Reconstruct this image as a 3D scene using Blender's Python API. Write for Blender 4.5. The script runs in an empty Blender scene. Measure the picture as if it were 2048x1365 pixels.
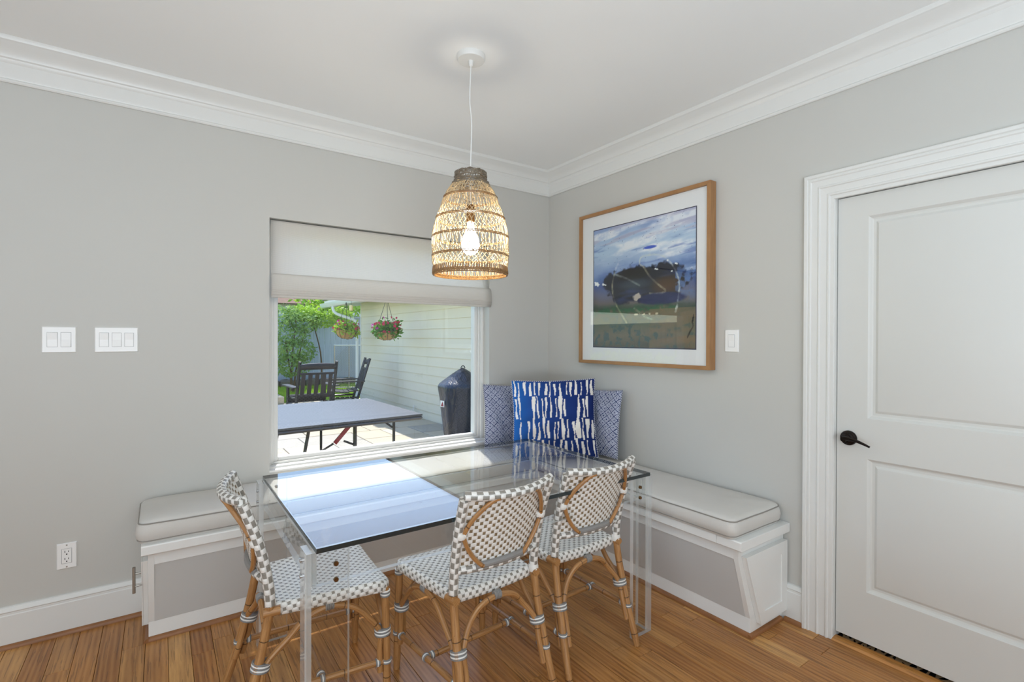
import bpy, math, random
import numpy as np
from mathutils import Vector, Matrix, Euler
S = bpy.context.scene
COL = S.collection
R = math.radians
rnd = random.Random(7)

# ------------------------------------------------------------------ camera, world, light, exposure
cd = bpy.data.cameras.new('camera')
cam = bpy.data.objects.new('camera', cd); COL.objects.link(cam)
cd.sensor_width = 36.0
cd.lens = 1000.99 / 2048 * 36.0
cd.clip_start = 0.05; cd.clip_end = 200
_yaw, _pit, _rol = 0.95897, -0.005387, 0.002943
_f = Vector((math.cos(_yaw) * math.cos(_pit), math.sin(_yaw) * math.cos(_pit), math.sin(_pit)))
_r = Vector((math.sin(_yaw), -math.cos(_yaw), 0)); _u = _r.cross(_f)
_r2 = _r * math.cos(_rol) + _u * math.sin(_rol); _u2 = _u * math.cos(_rol) - _r * math.sin(_rol)
cam.matrix_world = Matrix(((_r2.x, _u2.x, -_f.x, -2.5156), (_r2.y, _u2.y, -_f.y, -3.0825), (_r2.z, _u2.z, -_f.z, 1.3715), (0, 0, 0, 1)))
S.camera = cam
S.view_settings.view_transform = 'Standard'; S.view_settings.look = 'None'
S.view_settings.gamma = 1.0; S.view_settings.use_curve_mapping = False
S.view_settings.exposure = 0.0
try:
    S.cycles.use_denoising = True
    S.cycles.max_bounces = 10; S.cycles.diffuse_bounces = 5; S.cycles.glossy_bounces = 5
    S.cycles.transmission_bounces = 8; S.cycles.transparent_max_bounces = 24
    S.cycles.sample_clamp_indirect = 6.0
    S.cycles.caustics_reflective = False; S.cycles.caustics_refractive = False
except Exception:
    pass
W = bpy.data.worlds.new('sky'); S.world = W; W.use_nodes = True
_n = W.node_tree.nodes; _bg = _n['Background']
_sky = _n.new('ShaderNodeTexSky'); _sky.sky_type = 'NISHITA'; _sky.sun_disc = False
_sky.sun_elevation = R(58); _sky.sun_rotation = R(20); _sky.air_density = 1.0; _sky.dust_density = 0.4
W.node_tree.links.new(_sky.outputs[0], _bg.inputs[0]); _bg.inputs[1].default_value = 0.50

def lamp(name, typ, loc, direction, energy, color=(1, 1, 1), size=None):
    d = bpy.data.lights.new(name, typ); d.energy = energy; d.color = color
    if typ == 'AREA':
        d.shape = 'RECTANGLE'; d.size, d.size_y = size
    elif size is not None:
        if typ == 'SUN': d.angle = size
        else: d.shadow_soft_size = size
    o = bpy.data.objects.new(name, d); COL.objects.link(o); o.location = loc
    if direction is not None:
        o.rotation_euler = Vector(direction).to_track_quat('-Z', 'Y').to_euler()
    return o
lamp('sun', 'SUN', (2, 6, 12), (-0.12, -0.385, -0.90), 7.0, (1.0, 0.965, 0.91), R(0.8))
lamp('fill_left', 'AREA', (-5.7, -3.4, 1.15), (1, 0.1, -0.05), 38, (0.84, 0.92, 1.0), (3.6, 2.0))  # added area light filling from the left, no opening in that wall
lamp('fill_back', 'AREA', (-3.1, -6.2, 1.15), (0.40, 1, -0.05), 60, (0.84, 0.92, 1.0), (3.6, 2.0))  # added area light behind the camera, fills walls and bench fronts

lamp('ceiling_fill', 'AREA', (-3.0, -4.2, 1.0), (0.15, 0.15, 1), 104, (0.73, 0.88, 1.0), (2.4, 2.4))  # added area light facing up, brightens the ceiling

# ------------------------------------------------------------------ helpers
def lin(r, g, b):
    f = lambda c: (c / 255 / 12.92) if c / 255 <= 0.04045 else ((c / 255 + 0.055) / 1.055) ** 2.4
    return (f(r), f(g), f(b), 1.0)

class NT:
    """small node-graph writer"""
    def __init__(s, name):
        s.m = bpy.data.materials.new(name); s.m.use_nodes = True
        s.t = s.m.node_tree; s.b = s.t.nodes['Principled BSDF']; s.out = s.t.nodes['Material Output']
    def n(s, typ, **kw):
        o = s.t.nodes.new(typ)
        for k, v in kw.items(): setattr(o, k, v)
        return o
    def put(s, sock, v):
        if isinstance(v, bpy.types.NodeSocket): s.t.links.new(v, sock)
        elif v is not None: sock.default_value = v
    def math(s, op, a, b=None, c=None, clamp=False):
        o = s.n('ShaderNodeMath', operation=op); o.use_clamp = clamp
        s.put(o.inputs[0], a)
        if b is not None: s.put(o.inputs[1], b)
        if c is not None: s.put(o.inputs[2], c)
        return o.outputs[0]
    def mix(s, f, a, b, blend='MIX'):
        o = s.n('ShaderNodeMix', data_type='RGBA', blend_type=blend)
        s.put(o.inputs[0], f); s.put(o.inputs[6], a); s.put(o.inputs[7], b)
        return o.outputs[2]
    def coord(s, k='Object'): return s.n('ShaderNodeTexCoord').outputs[k]
    def pos(s): return s.n('ShaderNodeNewGeometry').outputs['Position']
    def mapping(s, v, scale=(1, 1, 1), loc=(0, 0, 0), rot=(0, 0, 0)):
        o = s.n('ShaderNodeMapping'); s.put(o.inputs[0], v); s.put(o.inputs[1], loc); s.put(o.inputs[2], rot); s.put(o.inputs[3], scale)
        return o.outputs[0]
    def noise(s, v, scale, detail=3, rough=0.5, out=0):
        o = s.n('ShaderNodeTexNoise'); s.put(o.inputs['Vector'], v); s.put(o.inputs['Scale'], scale)
        o.inputs['Detail'].default_value = detail; o.inputs['Roughness'].default_value = rough
        return o.outputs[out]
    def ramp(s, f, stops):
        o = s.n('ShaderNodeValToRGB'); s.put(o.inputs[0], f); e = o.color_ramp.elements
        e[0].position, e[0].color = stops[0]; e[1].position, e[1].color = stops[-1]
        for p, c in stops[1:-1]:
            q = e.new(p); q.color = c
        return o.outputs[0]
    def sep(s, v):
        o = s.n('ShaderNodeSeparateXYZ'); s.put(o.inputs[0], v); return o.outputs
    def bump(s, h, strength=0.3, dist=0.01):
        o = s.n('ShaderNodeBump'); s.put(o.inputs['Height'], h); o.inputs['Strength'].default_value = strength
        o.inputs['Distance'].default_value = dist
        s.t.links.new(o.outputs[0], s.b.inputs['Normal'])
    def base(s, c, rough=None, metal=None, spec=None):
        s.put(s.b.inputs['Base Color'], c)
        if rough is not None: s.put(s.b.inputs['Roughness'], rough)
        if metal is not None: s.put(s.b.inputs['Metallic'], metal)
        if spec is not None: s.put(s.b.inputs['Specular IOR Level'], spec)
        return s.m

def paint(name, rgb, rough=0.5, var=0.03, bump=0.0, scale=6.0, metal=0.0, spec=0.5):
    k = NT(name); c = lin(*rgb)
    f = k.noise(k.pos(), scale, 4)
    d = tuple(x * (1 - var * 2) for x in c[:3]) + (1,)
    e = tuple(min(1, x * (1 + var)) for x in c[:3]) + (1,)
    k.base(k.mix(f, d, e), rough, metal, spec)
    if bump: k.bump(k.noise(k.pos(), scale * 30, 2), bump, 0.002)
    return k.m

class MB:
    """collects verts / faces / uvs for one mesh object"""
    def __init__(s): s.v = []; s.f = []; s.uv = []; s.mi = []
    def face(s, idx, uv=None, m=0):
        s.f.append(tuple(idx)); s.uv.append(uv); s.mi.append(m)
    def box(s, a, b, m=0):
        x0, y0, z0 = [min(p, q) for p, q in zip(a, b)]; x1, y1, z1 = [max(p, q) for p, q in zip(a, b)]
        i = len(s.v)
        s.v += [(x0, y0, z0), (x1, y0, z0), (x1, y1, z0), (x0, y1, z0), (x0, y0, z1), (x1, y0, z1), (x1, y1, z1), (x0, y1, z1)]
        for q in ((3, 2, 1, 0), (4, 5, 6, 7), (0, 1, 5, 4), (1, 2, 6, 5), (2, 3, 7, 6), (3, 0, 4, 7)):
            s.face([i + k for k in q], None, m)
        return s
    def prism(s, poly, fn, a, b, m=0):
        """poly 2-D outline; fn(p, t) -> point; extruded between t=a and t=b"""
        i = len(s.v); n = len(poly)
        s.v += [tuple(fn(p, a)) for p in poly] + [tuple(fn(p, b)) for p in poly]
        for k in range(n):
            l = (k + 1) % n
            s.face([i + k, i + l, i + n + l, i + n + k], None, m)
        s.face([i + k for k in reversed(range(n))], None, m); s.face([i + n + k for k in range(n)], None, m)
        return s
    def grid(s, fn, nu, nv, uvfn=None, closed_u=False, m=0):
        i = len(s.v); cu = nu if closed_u else nu + 1
        for b in range(nv + 1):
            for a in range(cu): s.v.append(tuple(fn(a / nu, b / nv)))
        for b in range(nv):
            for a in range(nu):
                q = [i + b * cu + a, i + b * cu + (a + 1) % cu, i + (b + 1) * cu + (a + 1) % cu, i + (b + 1) * cu + a]
                uv = None
                if uvfn: uv = [uvfn(a / nu, b / nv), uvfn((a + 1) / nu, b / nv), uvfn((a + 1) / nu, (b + 1) / nv), uvfn(a / nu, (b + 1) / nv)]
                s.face(q, uv, m)
        return s
    def lathe(s, prof, n=32, c=(0, 0, 0), axis='z', m=0, cap=True):
        def P(r, h, a):
            x, y = r * math.cos(a), r * math.sin(a)
            if axis == 'z': return (c[0] + x, c[1] + y, c[2] + h)
            if axis == 'x': return (c[0] + h, c[1] + x, c[2] + y)
            return (c[0] + y, c[1] + h, c[2] + x)
        i = len(s.v); k = len(prof)
        for r, h in prof:
            for j in range(n): s.v.append(P(r, h, 2 * math.pi * j / n))
        for q in range(k - 1):
            for j in range(n):
                l = (j + 1) % n
                s.face([i + q * n + j, i + q * n + l, i + (q + 1) * n + l, i + (q + 1) * n + j],
                       [(j / n, q), (j / n + 1 / n, q), (j / n + 1 / n, q + 1), (j / n, q + 1)], m)
        if cap:
            s.face([i + j for j in reversed(range(n))], None, m); s.face([i + (k - 1) * n + j for j in range(n)], None, m)
        return s
    def tube(s, pts, r, n=8, closed=False, m=0, v0=0.0, flat=None):
        """tube along a polyline; uv = (distance round, distance along)"""
        pts = [Vector(p) for p in pts]; L = len(pts); i = len(s.v)
        rr = r if isinstance(r, (list, tuple)) else [r] * L
        T = []
        for k in range(L):
            a = pts[k - 1] if (k > 0 or closed) else pts[k]
            b = pts[(k + 1) % L] if (k < L - 1 or closed) else pts[k]
            t = (b - a); T.append(t.normalized() if t.length > 1e-9 else Vector((0, 0, 1)))
        ref = Vector((0, 0, 1)) if abs(T[0].z) < 0.9 else Vector((1, 0, 0))
        nr = (ref - T[0] * ref.dot(T[0])).normalized(); acc = v0; V = []
        for k in range(L):
            if k:
                nr = (nr - T[k] * nr.dot(T[k]))
                nr = nr.normalized() if nr.length > 1e-6 else T[k].orthogonal().normalized()
                acc += (pts[k] - pts[k - 1]).length
            bi = T[k].cross(nr); V.append(acc)
            for j in range(n):
                a = 2 * math.pi * j / n
                s.v.append(tuple(pts[k] + (nr * math.cos(a) + bi * math.sin(a)) * rr[k]))
        m_ = L if closed else L - 1
        for k in range(m_):
            k2 = (k + 1) % L; va = V[k]; vb = V[k2] if k2 else V[k] + (pts[0] - pts[k]).length
            w = 2 * math.pi * rr[k] / n
            for j in range(n):
                l = (j + 1) % n
                s.face([i + k * n + j, i + k * n + l, i + k2 * n + l, i + k2 * n + j],
                       [(j * w, va), ((j + 1) * w, va), ((j + 1) * w, vb), (j * w, vb)], m)
        if not closed:
            s.face([i + j for j in reversed(range(n))], [(j * 2 * math.pi * rr[0] / n, v0) for j in reversed(range(n))], m)
            s.face([i + (L - 1) * n + j for j in range(n)], [(j * 2 * math.pi * rr[-1] / n, V[-1]) for j in range(n)], m)
        return s
    def build(s, name, mats, parent=None, sharp=35, bevel=0.0, bseg=2, recalc=True):
        me = bpy.data.meshes.new(name); me.from_pydata(s.v, [], s.f)
        if not isinstance(mats, (list, tuple)): mats = [mats]
        for m in mats: me.materials.append(m)
        me.polygons.foreach_set('material_index', s.mi)
        if any(u is not None for u in s.uv):
            l = me.uv_layers.new(name='uv').data; k = 0
            for f, u in zip(s.f, s.uv):
                for q in range(len(f)):
                    l[k].uv = u[q] if u else (0, 0)
                    k += 1
        me.validate()
        if recalc:
            import bmesh
            b = bmesh.new(); b.from_mesh(me); bmesh.ops.recalc_face_normals(b, faces=b.faces); b.to_mesh(me); b.free()
        me.polygons.foreach_set('use_smooth', [True] * len(me.polygons))
        me.set_sharp_from_angle(angle=R(sharp)); me.update()
        o = bpy.data.objects.new(name, me); COL.objects.link(o)
        if bevel:
            b = o.modifiers.new('bevel', 'BEVEL'); b.width = bevel; b.segments = bseg; b.limit_method = 'ANGLE'; b.angle_limit = R(40)
        if parent is not None: put(o, parent)
        return o

def put(o, parent):
    """parent keeping world-space coordinates (parts are modelled where they stand)"""
    o.parent = parent
    if parent.parent is None: o.matrix_parent_inverse = parent.matrix_basis.inverted()
def tag(o, label=None, cat=None, group=None, kind=None):
    if label: o['label'] = label
    if cat: o['category'] = cat
    if group: o['group'] = group
    if kind: o['kind'] = kind
    return o
def thing(name, label, cat, loc=(0, 0, 0), group=None, kind=None):
    o = bpy.data.objects.new(name, None); COL.objects.link(o); o.location = loc; o.empty_display_size = 0.1
    return tag(o, label, cat, group, kind)
def struct(mb, name, m, parent=None, **kw):
    o = mb.build(name, m, parent, **kw); o['kind'] = 'structure'; return o
def copy_tree(o, parent=None, skip=None):
    c = o.copy(); COL.objects.link(c); c.parent = parent
    for ch in list(o.children):
        if not (skip and ch.name.startswith(skip)): copy_tree(ch, c, skip)
    return c
def smooth_path(pts, n=6):
    """Catmull-Rom through the points"""
    P = [Vector(p) for p in pts]; out = []
    for i in range(len(P) - 1):
        a = P[i - 1] if i else P[0] * 2 - P[1]; b, c = P[i], P[i + 1]
        d = P[i + 2] if i + 2 < len(P) else P[-1] * 2 - P[-2]
        for k in range(n):
            t = k / n
            out.append(0.5 * ((2 * b) + (c - a) * t + (2 * a - 5 * b + 4 * c - d) * t * t + (3 * b - a - 3 * c + d) * t ** 3))
    out.append(P[-1]); return out

# ------------------------------------------------------------------ materials
M = {}
M['wall'] = paint('wall_grey', (196, 195, 190), 0.55, 0.012, 0.06, 2.5)
M['ceil'] = paint('ceiling_white', (238, 239, 238), 0.7, 0.008, 0.04, 2)
M['benchgrey'] = paint('bench_grey', (208, 211, 211), 0.5, 0.012, 0.05, 3)
M['white'] = paint('trim_white', (222, 222, 219), 0.35, 0.01, 0, 3)
M['door'] = paint('door_white', (211, 211, 207), 0.38, 0.01, 0.03, 3)
M['benchwhite'] = paint('bench_white', (234, 235, 233), 0.38, 0.015, 0.02, 5)
M['plastic'] = paint('switch_plastic', (240, 240, 239), 0.3, 0.004)
M['dark'] = paint('dark_slot', (28, 26, 24), 0.6)
M['bronze'] = paint('oiled_bronze', (38, 32, 30), 0.3, 0.05, 0, 20, 0.85)
M['nickel'] = paint('brushed_nickel', (165, 160, 152), 0.35, 0.03, 0, 30, 1.0)
M['brass'] = paint('brass_bolt', (120, 92, 62), 0.3, 0.05, 0, 30, 1.0)
M['chrome'] = paint('chrome_bolt', (190, 190, 190), 0.2, 0.02, 0, 30, 1.0)

def thin_glass(name, tint=(1, 1, 1, 1), rough=0.0, f0=0.04, gain=1.0, haze=None):
    k = NT(name); g = k.n('ShaderNodeNewGeometry')
    d = k.n('ShaderNodeVectorMath', operation='DOT_PRODUCT'); k.put(d.inputs[0], g.outputs['Normal']); k.put(d.inputs[1], g.outputs['Incoming'])
    c = k.math('ABSOLUTE', d.outputs['Value'])
    p = k.math('POWER', k.math('SUBTRACT', 1.0, c, clamp=True), 5.0)
    fr = k.math('MULTIPLY', k.math('MULTIPLY_ADD', p, 1 - f0, f0, clamp=True), gain)
    tr = k.n('ShaderNodeBsdfTransparent'); k.put(tr.inputs[0], tint)
    gl = k.n('ShaderNodeBsdfGlossy'); gl.inputs['Roughness'].default_value = rough
    mx = k.n('ShaderNodeMixShader'); k.put(mx.inputs[0], fr); k.put(mx.inputs[1], tr.outputs[0]); k.put(mx.inputs[2], gl.outputs[0])
    last = mx.outputs[0]
    if haze:
        df = k.n('ShaderNodeBsdfDiffuse'); k.put(df.inputs[0], (0.9, 0.92, 0.95, 1))
        m2 = k.n('ShaderNodeMixShader'); k.put(m2.inputs[0], haze(k)); k.put(m2.inputs[1], last); k.put(m2.inputs[2], df.outputs[0]); last = m2.outputs[0]
    k.t.links.new(last, k.out.inputs[0]); return k.m
M['pane'] = thin_glass('window_pane', (0.99, 0.992, 0.99, 1))
M['artglass'] = thin_glass('picture_glass', (0.985, 0.99, 0.985, 1))
def _scratch(k):
    # worn surface: fine scratches and smudges on the table glass
    p = k.pos()
    w = k.n('ShaderNodeTexWave', wave_type='BANDS'); k.put(w.inputs['Vector'], k.mapping(p, (1, 1.5, 1), rot=(0, 0, 0.6)))
    w.inputs['Scale'].default_value = 9; w.inputs['Distortion'].default_value = 14; w.inputs['Detail'].default_value = 3
    w.inputs['Detail Scale'].default_value = 1.4
    line = k.math('GREATER_THAN', w.outputs['Fac'], 0.9992)
    msk = k.math('GREATER_THAN', k.noise(p, 5, 2), 0.6)
    return k.math('MULTIPLY_ADD', k.math('MULTIPLY', line, msk), 0.5, k.math('MULTIPLY', k.math('SUBTRACT', k.noise(p, 3, 4), 0.45, clamp=True), 0.05))
M['tableglass'] = thin_glass('table_glass', (0.982, 0.99, 0.987, 1), f0=0.05, haze=_scratch)
M['tableunder'] = thin_glass('table_glass_underside', (0.982, 0.99, 0.987, 1), gain=0.4)
M['acrylic'] = thin_glass('clear_acrylic', (0.965, 0.97, 0.968, 1), f0=0.045)
k = NT('acrylic_edge'); tr = k.n('ShaderNodeBsdfTransparent'); k.put(tr.inputs[0], (0.9, 0.92, 0.92, 1))
k.base((0.92, 0.93, 0.93, 1), 0.12); mx = k.n('ShaderNodeMixShader'); mx.inputs[0].default_value = 0.40
k.t.links.new(tr.outputs[0], mx.inputs[1]); k.t.links.new(k.b.outputs[0], mx.inputs[2]); k.t.links.new(mx.outputs[0], k.out.inputs[0]); M['acredge'] = k.m
M['glassedge'] = paint('glass_edge_dark', (26, 40, 44), 0.08, 0.02, spec=0.8)

def wood_floor():
    k = NT('oak_floor'); p = k.pos(); oi = k.n('ShaderNodeObjectInfo').outputs['Random']
    off = k.n('ShaderNodeCombineXYZ'); k.put(off.inputs[0], k.math('MULTIPLY', oi, 37.0)); k.put(off.inputs[1], k.math('MULTIPLY', oi, 91.0))
    va = k.n('ShaderNodeVectorMath', operation='ADD'); k.put(va.inputs[0], p); k.put(va.inputs[1], off.outputs[0])
    q = k.mapping(va.outputs[0], (14, 1.1, 1))
    g1 = k.noise(q, 2.0, 6, 0.62); g2 = k.noise(k.mapping(va.outputs[0], (120, 3.5, 1)), 1.0, 3, 0.6)
    w = k.n('ShaderNodeTexWave', wave_type='BANDS', bands_direction='X'); k.put(w.inputs['Vector'], k.mapping(va.outputs[0], (5, 0.32, 1)))
    w.inputs['Scale'].default_value = 3.2; w.inputs['Distortion'].default_value = 9; w.inputs['Detail'].default_value = 2; w.inputs['Detail Scale'].default_value = 0.8
    tone = k.ramp(oi, [(0, lin(166, 106, 48)), (0.25, lin(190, 130, 66)), (0.5, lin(206, 147, 80)), (0.75, lin(178, 118, 57)), (1, lin(226, 174, 106))])
    c = k.mix(k.math('MULTIPLY', k.math('MULTIPLY_ADD', k.math('SUBTRACT', g1, 0.5), 1.8, 0.42, clamp=True), 0.95), tone, lin(116, 66, 26), 'MIX')
    c = k.mix(k.math('MULTIPLY', w.outputs['Fac'], 0.22), c, lin(228, 174, 108))
    c = k.mix(k.math('MULTIPLY', k.math('GREATER_THAN', g2, 0.58), 0.45), c, lin(84, 50, 24))
    c = k.mix(k.math('MULTIPLY', k.math('SUBTRACT', k.noise(p, 1.3, 2), 0.45, clamp=True), 0.6), c, lin(92, 58, 32))
    k.base(c, k.math('MULTIPLY_ADD', g1, 0.22, 0.22)); k.bump(g2, 0.12, 0.001); return k.m
M['floor'] = wood_floor()
def rail_wood(name, a, b, scl=(60, 60, 4)):
    k = NT(name); g = k.noise(k.mapping(k.pos(), scl), 1.0, 5, 0.6)
    k.base(k.mix(g, lin(*a), lin(*b)), 0.4); k.bump(g, 0.1, 0.001); return k.m
M['shoe'] = rail_wood('oak_shoe_moulding', (112, 70, 38), (166, 114, 70), (12, 12, 60))
M['frame_wood'] = rail_wood('oak_picture_frame', (132, 90, 52), (182, 138, 92), (80, 8, 8))
M['gap'] = paint('floor_gap', (44, 28, 18), 0.8)

def rattan():
    k = NT('rattan_pole'); uv = k.coord('UV'); s = k.sep(uv); oi = k.n('ShaderNodeObjectInfo').outputs['Random']
    n = k.noise(k.mapping(uv, (160, 9, 1)), 1.0, 4, 0.6)
    c = k.ramp(n, [(0.2, lin(104, 70, 40)), (0.5, lin(172, 126, 78)), (0.8, lin(204, 162, 110))])
    c = k.mix(k.math('MULTIPLY', k.noise(k.mapping(uv, (30, 5, 1), (3, 1, 0)), 1.0, 2), 0.55), c, lin(160, 110, 62))
    v = k.math('ADD', s[1], k.math('MULTIPLY', k.noise(k.mapping(uv, (60, 0, 0)), 1.0, 1), 0.006))
    fr = k.math('FRACT', k.math('DIVIDE', v, 0.155))
    ring = k.math('LESS_THAN', fr, 0.022)
    c = k.mix(k.math('MULTIPLY', ring, 0.85), c, lin(52, 32, 18))
    sp = k.math('GREATER_THAN', k.noise(k.mapping(uv, (220, 120, 1)), 1.0, 1), 0.74)
    c = k.mix(k.math('MULTIPLY', sp, 0.7), c, lin(70, 42, 22))
    k.base(c, 0.33); k.bump(k.math('ADD', k.math('MULTIPLY', k.math('LESS_THAN', k.math('ABSOLUTE', k.math('SUBTRACT', fr, 0.03)), 0.03), 1.0), n), 0.25, 0.002)
    return k.m
M['rattan'] = rattan()
def weave(name, cu, cv, gw=0.46, gh=0.8, grey=(146, 141, 133), white=(243, 241, 237), swap=False, dots=0.0):
    """white strands with grey strands showing at staggered crossings"""
    k = NT(name); s = k.sep(k.coord('UV')); u, v = (s[1], s[0]) if swap else (s[0], s[1])
    u = k.math('DIVIDE', u, cu); v = k.math('DIVIDE', v, cv)
    row = k.math('FLOOR', v); fv = k.math('SUBTRACT', v, row)
    sh = k.math('MULTIPLY', k.math('FLOORED_MODULO', row, 2.0), 0.5)
    uu = k.math('ADD', u, sh); fu = k.math('FRACT', uu)
    gm = k.math('MULTIPLY', k.math('LESS_THAN', fu, gw), k.math('LESS_THAN', k.math('ABSOLUTE', k.math('SUBTRACT', fv, 0.5)), gh / 2))
    # strand relief: grey crossings arch along v, white floats arch along u
    wu = k.math('DIVIDE', k.math('SUBTRACT', fu, gw), 1 - gw)
    hw = k.math('SINE', k.math('MULTIPLY', k.math('ABSOLUTE', wu), math.pi))
    edge = k.math('SUBTRACT', 1.0, k.math('POWER', k.math('ABSOLUTE', k.math('MULTIPLY_ADD', fv, 2.0, -1.0)), 4.0))
    h = k.math('MULTIPLY', k.math('MAXIMUM', hw, k.math('MULTIPLY', gm, 0.75)), edge)
    col_n = k.noise(k.coord('UV'), 90, 2)
    wc = k.mix(col_n, lin(*[x - 22 for x in white]), lin(*white)); gc = k.mix(col_n, lin(*[x - 26 for x in grey]), lin(*[min(255, x + 10) for x in grey]))
    c = k.mix(gm, wc, gc)
    c = k.mix(k.math('MULTIPLY', k.math('LESS_THAN', h, 0.14), 0.30), c, lin(140, 128, 110))  # shade in the crevices between strands, darkened into the colour
    k.base(c, 0.42); k.bump(h, 0.5, 0.003); return k.m
M['weave'] = weave('woven_resin_seat', 0.030, 0.0160, 0.37, 0.66)
M['weaveback'] = weave('woven_resin_back', 0.033, 0.0155, 0.33, 0.88, grey=(140, 122, 96))
M['wrap'] = weave('woven_resin_wrap', 0.041, 0.01864, 0.55, 0.78, swap=True)
M['greywrap'] = paint('grey_resin_wrap', (140, 138, 136), 0.45, 0.06, 0.3, 60)
M['whitewrap'] = paint('white_resin_wrap', (234, 232, 227), 0.45, 0.03, 0.2, 60)
k = NT('striped_binding'); s = k.sep(k.coord('UV'))
k.base(k.mix(k.math('FLOORED_MODULO', k.math('FLOOR', s[1]), 2.0), lin(128, 128, 128), lin(236, 235, 232)), 0.4); M['bind'] = k.m

def fabric(name, rgb, sc=900, var=0.05):
    k = NT(name); p = k.pos()
    a = k.noise(k.mapping(p, (1, 1, 0.2)), sc, 1); b = k.noise(k.mapping(p, (0.2, 1, 1)), sc, 1)
    n = k.noise(p, 7, 3); c = lin(*rgb)
    k.base(k.mix(n, tuple(x * (1 - var) for x in c[:3]) + (1,), tuple(min(1, x * (1 + var)) for x in c[:3]) + (1,)), 0.85, spec=0.2)
    k.bump(k.math('ADD', k.math('MULTIPLY', k.math('ADD', a, b), 0.25), k.math('MULTIPLY', n, 1.5)), 0.22, 0.006); return k.m
M['cushion'] = fabric('greige_cushion_cloth', (207, 204, 199))
M['piping'] = fabric('cushion_piping', (150, 146, 140))
k = NT('diamond_print_cloth'); s = k.sep(k.coord('UV'))
a = k.math('MULTIPLY', k.math('ADD', s[0], s[1]), 9.0); b = k.math('MULTIPLY', k.math('SUBTRACT', s[0], s[1]), 9.0)
nn = k.math('MULTIPLY', k.math('SUBTRACT', k.noise(k.coord('UV'), 60, 2), 0.5), 0.25)
fa = k.math('ABSOLUTE', k.math('SUBTRACT', k.math('FRACT', k.math('ADD', a, nn)), 0.5)); fb = k.math('ABSOLUTE', k.math('SUBTRACT', k.math('FRACT', k.math('ADD', b, nn)), 0.5))
mx_ = k.math('MAXIMUM', fa, fb)
ln = k.math('GREATER_THAN', mx_, 0.42); ring = k.math('LESS_THAN', k.math('ABSOLUTE', k.math('SUBTRACT', mx_, 0.27)), 0.06); dot = k.math('LESS_THAN', mx_, 0.13)
f = k.math('MAXIMUM', k.math('MAXIMUM', ln, k.math('MULTIPLY', ring, 0.65)), dot)
k.base(k.mix(k.math('MULTIPLY', f, k.math('MULTIPLY_ADD', k.noise(k.coord('UV'), 12, 2), 0.6, 0.6), clamp=True), lin(198, 204, 222), lin(40, 54, 100)), 0.85, spec=0.2); M['diamond'] = k.m
def attr_mat(name, rough=0.8, spec=0.2, bump=0.0):
    k = NT(name); a = k.n('ShaderNodeAttribute', attribute_name='print')
    k.base(a.outputs['Color'], rough, spec=spec)
    if bump: k.bump(k.noise(k.coord('UV'), 500, 2), bump, 0.002)
    return k.m
M['bluestripe'] = attr_mat('blue_brush_print_cloth', 0.85, 0.2, 0.2)
M['art'] = attr_mat('abstract_painting', 0.7)
M['mat_board'] = paint('mat_board', (243, 243, 246), 0.8, 0.004)
M['ink'] = paint('ink_line', (32, 36, 70), 0.8)
def shade_mat(name, base, transl):
    k = NT(name); s = k.sep(k.pos())
    a = k.n('ShaderNodeTexWave', wave_type='BANDS', bands_direction='Z'); k.put(a.inputs['Vector'], k.pos()); a.inputs['Scale'].default_value = 55; a.inputs['Distortion'].default_value = 1.6; a.inputs['Detail'].default_value = 2
    b = k.n('ShaderNodeTexWave', wave_type='BANDS', bands_direction='X'); k.put(b.inputs['Vector'], k.pos()); b.inputs['Scale'].default_value = 70; b.inputs['Distortion'].default_value = 1.0
    h = k.math('ADD', a.outputs['Fac'], k.math('MULTIPLY', b.outputs['Fac'], 0.5))
    c = k.mix(k.math('MULTIPLY', h, 0.6), tuple(x * 0.86 for x in base[:3]) + (1,), base)
    k.base(c, 0.9, spec=0.1); k.bump(h, 0.25, 0.003)
    t = k.n('ShaderNodeBsdfTranslucent'); k.put(t.inputs[0], c); mx = k.n('ShaderNodeMixShader'); mx.inputs[0].default_value = transl
    k.t.links.new(k.b.outputs[0], mx.inputs[1]); k.t.links.new(t.outputs[0], mx.inputs[2]); k.t.links.new(mx.outputs[0], k.out.inputs[0]); return k.m
M['shade'] = shade_mat('woven_shade_cloth', lin(252, 249, 244), 0.58)
M['wicker'] = rail_wood('wicker_strand', (154, 130, 96), (218, 198, 160), (40, 40, 40))
M['wickerdark'] = rail_wood('brown_wicker', (104, 74, 40), (160, 120, 72), (40, 40, 40))
M['wickergrey'] = rail_wood('weathered_wicker', (84, 74, 62), (136, 122, 102), (60, 60, 60))
M['cord'] = paint('white_cord', (226, 226, 224), 0.5)
k = NT('lit_bulb'); k.base((1, 1, 1, 1), 0.4); k.put(k.b.inputs['Emission Color'], (1.0, 0.90, 0.73, 1)); k.put(k.b.inputs['Emission Strength'], 100.0); M['bulb'] = k.m

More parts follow.
